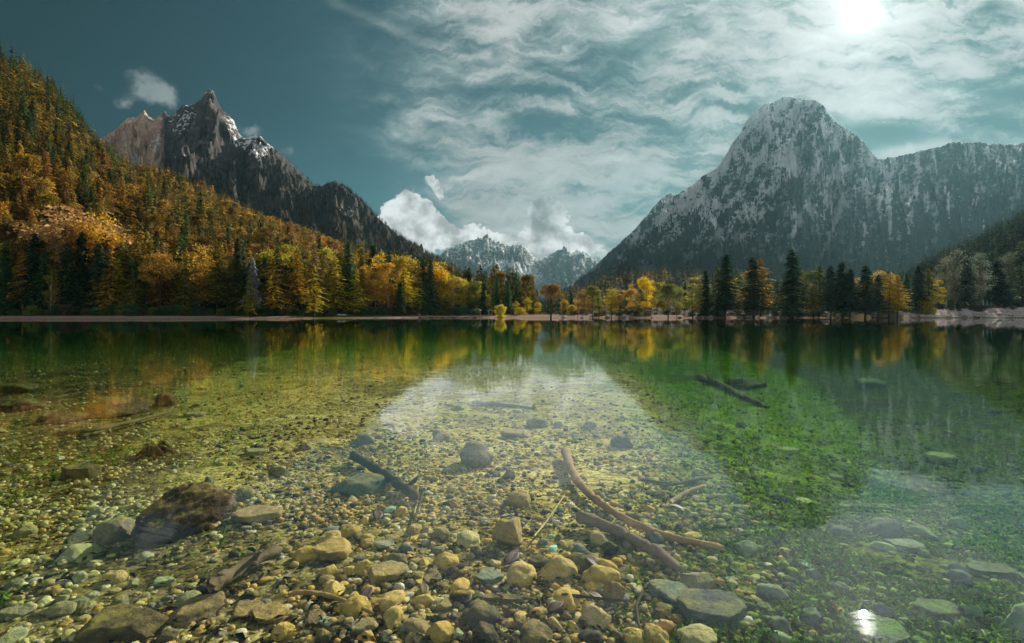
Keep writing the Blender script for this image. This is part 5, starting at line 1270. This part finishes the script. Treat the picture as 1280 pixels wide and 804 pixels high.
def gable(w_, d_, z0, h_, t=.12, over=.35):
    """two sloping roof slabs"""
    W2 = w_/2+over; D2 = d_/2+over; v_ = []; 
    for sx in (-1, 1):
        v_ += [(0, -D2, z0+h_), (0, D2, z0+h_), (sx*W2, D2, z0-.1), (sx*W2, -D2, z0-.1), (0, -D2, z0+h_+t), (0, D2, z0+h_+t), (sx*W2, D2, z0-.1+t), (sx*W2, -D2, z0-.1+t)]
    f_ = []
    for k in (0, 8): f_ += [(k, k+1, k+2, k+3), (k+4, k+7, k+6, k+5), (k, k+3, k+7, k+4), (k+1, k+5, k+6, k+2), (k+3, k+2, k+6, k+7)]
    return np.array(v_), np.array(f_)
# red hut
h_ = group_of('hut', 'small dark red hut with a pale base at the forest edge behind the beach', 'hut', 518, 238, .05)
part('wall', [box(0, 0, 1.7, 5.6, 3.6, 1.9)], m_redp, h_); part('base', [box(0, 0, .35, 5.7, 3.7, .8)], m_pale, h_); part('roof', gable(5.6, 3.6, 2.65, .9), m_roofg, h_)
for q in (-1.5, 1.5): 
    f1 = part('window', [box(q, -1.83, 1.8, 1.0, .06, .9)], m_whitep, h_); part('pane', [box(q, -1.87, 1.8, .8, .04, .7)], m_glass, f1)
part('door', [box(0, -1.83, 1.45, .9, .06, 1.5)], m_dwood, h_)
part('deck', [box(0, -2.6, .5, 6.2, 1.5, .12), box(-2.9, -3.2, .2, .12, .12, .6), box(2.9, -3.2, .2, .12, .12, .6)], m_wwood, h_)
# kiosk with pink roof
k_ = group_of('kiosk', 'little open kiosk with a pink pitched roof near the end of the beach', 'kiosk', 597, 248, -.1)
part('roof', gable(3.0, 2.6, 2.3, .9), m_pink, k_); part('counter', [box(0, -.9, .55, 2.6, .5, 1.1)], m_dwood, k_); part('back_wall', [box(0, 1.1, 1.2, 2.8, .1, 2.3)], m_wwood, k_)
for a_, b_ in ((-1.3, -1.1), (1.3, -1.1), (-1.3, 1.2), (1.3, 1.2)): part('post', [box(a_, b_, 1.15, .13, .13, 2.4)], m_wwood, k_)
k2 = group_of('beach_shelter', 'pale little shelter on posts left of the yellow waterside bush', 'shelter', 613, 246, .2)
part('roof', gable(1.9, 1.8, 2.0, .6), m_whitep, k2)
for a_, b_ in ((-.8, -.8), (.8, -.8), (-.8, .8), (.8, .8)): part('post', [box(a_, b_, 1.0, .10, .10, 2.1)], m_whitep, k2)
part('table', [box(0, 0, .75, 1.2, .9, .06), box(0, 0, .38, .12, .12, .74)], m_wwood, k2)
# upturned boats
def boat(px_, Y, L_, rz, label):
    b_ = group_of('rowing_boat', label, 'boat', px_, Y, rz, 'boats drawn up on the left beach'); V_ = []; n, m_ = 13, 9
    for i in range(n):
        t = i/(n-1)*2-1; w_ = .68*(1-abs(t)**2.6)+.02; hh_ = .55*(1-.35*abs(t)**3)
        for j in range(m_):
            a_ = pi*j/(m_-1); V_.append((t*L_/2, cos(a_)*w_, .05+sin(a_)**.7*hh_))
    hull = part('hull', (np.array(V_), grid_faces(n, m_)), m_whitep, b_)
    part('keel', [box(0, 0, .64, L_*.8, .05, .10)], m_wwood, b_)
    part('rubbing_strake', [box(0, .66, .10, L_*.55, .05, .07), box(0, -.66, .10, L_*.55, .05, .07)], m_wwood, b_)
boat(425, 206, 5.2, .12, 'long pale upturned boat, left one on the beach below the wide gold tree')
boat(436, 211, 3.8, -.1, 'second pale upturned boat tucked behind the right end of the long one')
boat(474, 222, 3.6, .1, 'small pale upturned boat at the foot of the white stemmed birch')
# floating jetty: the dark line before the beach
j_ = group_of('jetty', 'low dark floating jetty lying along the beach edge below the kiosk', 'jetty', 560, 222, .06)
j_.location.z = 0; part('deck', [box(0, 0, .22, 25, 1.4, .16)], m_dwood, j_)
for q in np.linspace(-12, 12, 6): part('float', [box(q, 0, .02, 1.6, 1.1, .24)], m_dwood, j_)
# fence of pale stakes behind the middle of the far shore
f_ = group_of('stake_fence', 'row of pale vertical stakes behind the thick trunked dark olive tree', 'fence', 836, 228, .0)
part('rail', [box(0, 0, 1.5, 17, .06, .10), box(0, 0, .6, 17, .06, .10)], m_wwood, f_)
for q in np.linspace(-8.4, 8.4, 22): part('stake', [box(q, -.07, 1.0, .14, .07, 2.2+.2*sin(q*5))], m_whitep, f_)
# leaning reddish post
p_ = group_of('post', 'reddish brown leaning post with a board at the waterline left of the olive umbrella tree', 'post', 722, 213, 0)
part('pole', [tube([(0, 0, -.5), (.15, 0, 1.4), (.35, 0, 2.8)], [.12, .11, .09], 8)], m_brown, p_); part('board', [box(.32, -.12, 2.4, 1.3, .06, .7, 0)], m_brown, p_)
# huts behind the spruces
for px_, Y, w_, lb in ((893, 232, 3.6, 'small pinkish hut seen between the first two big spruces'), (918, 231, 4.2, 'small pinkish hut with grey roof just right of the tall dark spruce')):
    c_ = group_of('hut', lb, 'hut', px_, Y, .1, 'pink huts among the far spruces'); part('wall', [box(0, 0, 1.2, w_, 3, 2.4)], m_pink, c_); part('roof', gable(w_, 3, 2.4, .9), m_roofg, c_); part('door', [box(.5, -1.53, 1.0, .9, .06, 1.9)], m_dwood, c_)
    f1 = part('window', [box(-.8, -1.53, 1.4, .8, .06, .8)], m_whitep, c_); part('pane', [box(-.8, -1.57, 1.4, .6, .04, .6)], m_glass, f1)
# boards and bench on the snowy bank
for i, (px_, hh_, mt, lb) in enumerate(((1183, 4.6, m_whitep, 'tall white board standing upright left of the blue boards'), (1229, 5.2, m_bluep, 'left one of the pale blue upright boards on the snowy bank'), (1234, 4.2, m_bluep, 'short middle pale blue upright board on the snowy bank'), (1239, 5.4, m_bluep, 'right one of the pale blue upright boards on the snowy bank'))):
    b_ = group_of('upright_board', lb, 'board', px_, 244, .2, 'boards standing on the snowy bank')
    V_ = []; n = 11
    for q in range(n):
        t = q/(n-1); ww = .42*(1-abs(2*t-1)**3.2)+.04
        V_ += [(-ww, -.06, t*hh_), (ww, -.06, t*hh_), (ww, .06, t*hh_), (-ww, .06, t*hh_)]
    F_ = []
    for q in range(n-1):
        for e in range(4): F_.append((q*4+e, q*4+(e+1) % 4, q*4+4+(e+1) % 4, q*4+4+e))
    F_ += [(0, 3, 2, 1), (n*4-4, n*4-3, n*4-2, n*4-1)]
    part('panel', (np.array(V_), np.array(F_)), mt, b_); part('stand', [box(0, .35, .5, .10, .8, .10), box(0, .7, .25, .10, .10, .6)], m_wwood, b_)
b_ = group_of('bench', 'brown wooden picnic bench on the snowy bank right of the blue boards', 'bench', 1246, 236, .3)
part('seat', [box(0, -.7, .48, 2.4, .35, .07), box(0, .7, .48, 2.4, .35, .07)], m_brown, b_); part('table_top', [box(0, 0, .82, 2.4, .8, .07)], m_brown, b_)
for q in (-.95, .95): part('leg', [box(q, 0, .40, .10, 1.5, .08), box(q, -.4, .4, .1, .1, .8), box(q, .4, .4, .1, .1, .8)], m_brown, b_)
# rocks along the far waterline
m_rock, nt = material('shore_rock'); p = pos(nt); n_ = nt.noise(p, 1.5, 6, .7)
out(nt, principled(nt, nt.mix(n_.ss(.35, .65), (.18, .13, .11), nt.n('ShaderNodeObjectInfo').outputs['Color']), .9, nt.bump(n_, .7, .2), .1))
SR = [];
for i in range(6):
    me = mesh_np('rock', *stone(rs_, 3, 'angular'), n=3); me.materials.append(m_rock); SR.append(me)
for i, px_ in enumerate([705, 728, 760, 782, 815, 850, 878, 888, 924, 936, 962, 1003, 1031, 1046, 1092, 1106, 1128, 1139, 1151, 1164, 1186, 1203, 1221, 1251, 1268]):
    Y = float(interp(SHORE, px_))+rs_.uniform(0, 5); x = Y*(px_-640)/F; s_ = rs_.uniform(.5, 1.3)*(1.3 if px_ > 1120 else 1)
    o = bpy.data.objects.new('rock', SR[i % 6]); COL.objects.link(o); o.location = (x, Y, zat(x, Y)+s_*.15); o.scale = (s_*1.6, s_, s_*.6); o.rotation_euler = (0, 0, rs_.uniform(0, 6)); o.color = (.55, .46, .42, 1)
    tag(o, 'low pale rock at the far waterline ' + ('in front of the gold trees' if px_ < 860 else 'under the dark spruces' if px_ < 1110 else 'under the snowy bank'), 'rock', 'pale rocks along the far waterline')
print('shore', time.time()-T0)
# ---- air
hv, nt = material('haze')
pv = nt.n('ShaderNodeVolumePrincipled'); pv.inputs['Color'].default_value = (.115, .235, .28, 1); pv.inputs['Density'].default_value = .75e-4; pv.inputs['Anisotropy'].default_value = .5
out(nt, None, pv.outputs[0]); hv.cycles.homogeneous_volume = True
bx = [(-6600, -6600, -8), (6600, -6600, -8), (6600, 6600, -8), (-6600, 6600, -8), (-6600, -6600, 1450), (6600, -6600, 1450), (6600, 6600, 1450), (-6600, 6600, 1450)]
me = mesh_np('haze', bx, [(3, 2, 1, 0), (4, 5, 6, 7), (0, 1, 5, 4), (1, 2, 6, 5), (2, 3, 7, 6), (3, 0, 4, 7)], smooth=False)
hz_ = link('haze', me, hv); tag(hz_, 'thin bluish mountain air fading the far peaks', 'haze', kind='stuff')
S.view_settings.exposure = 1.1
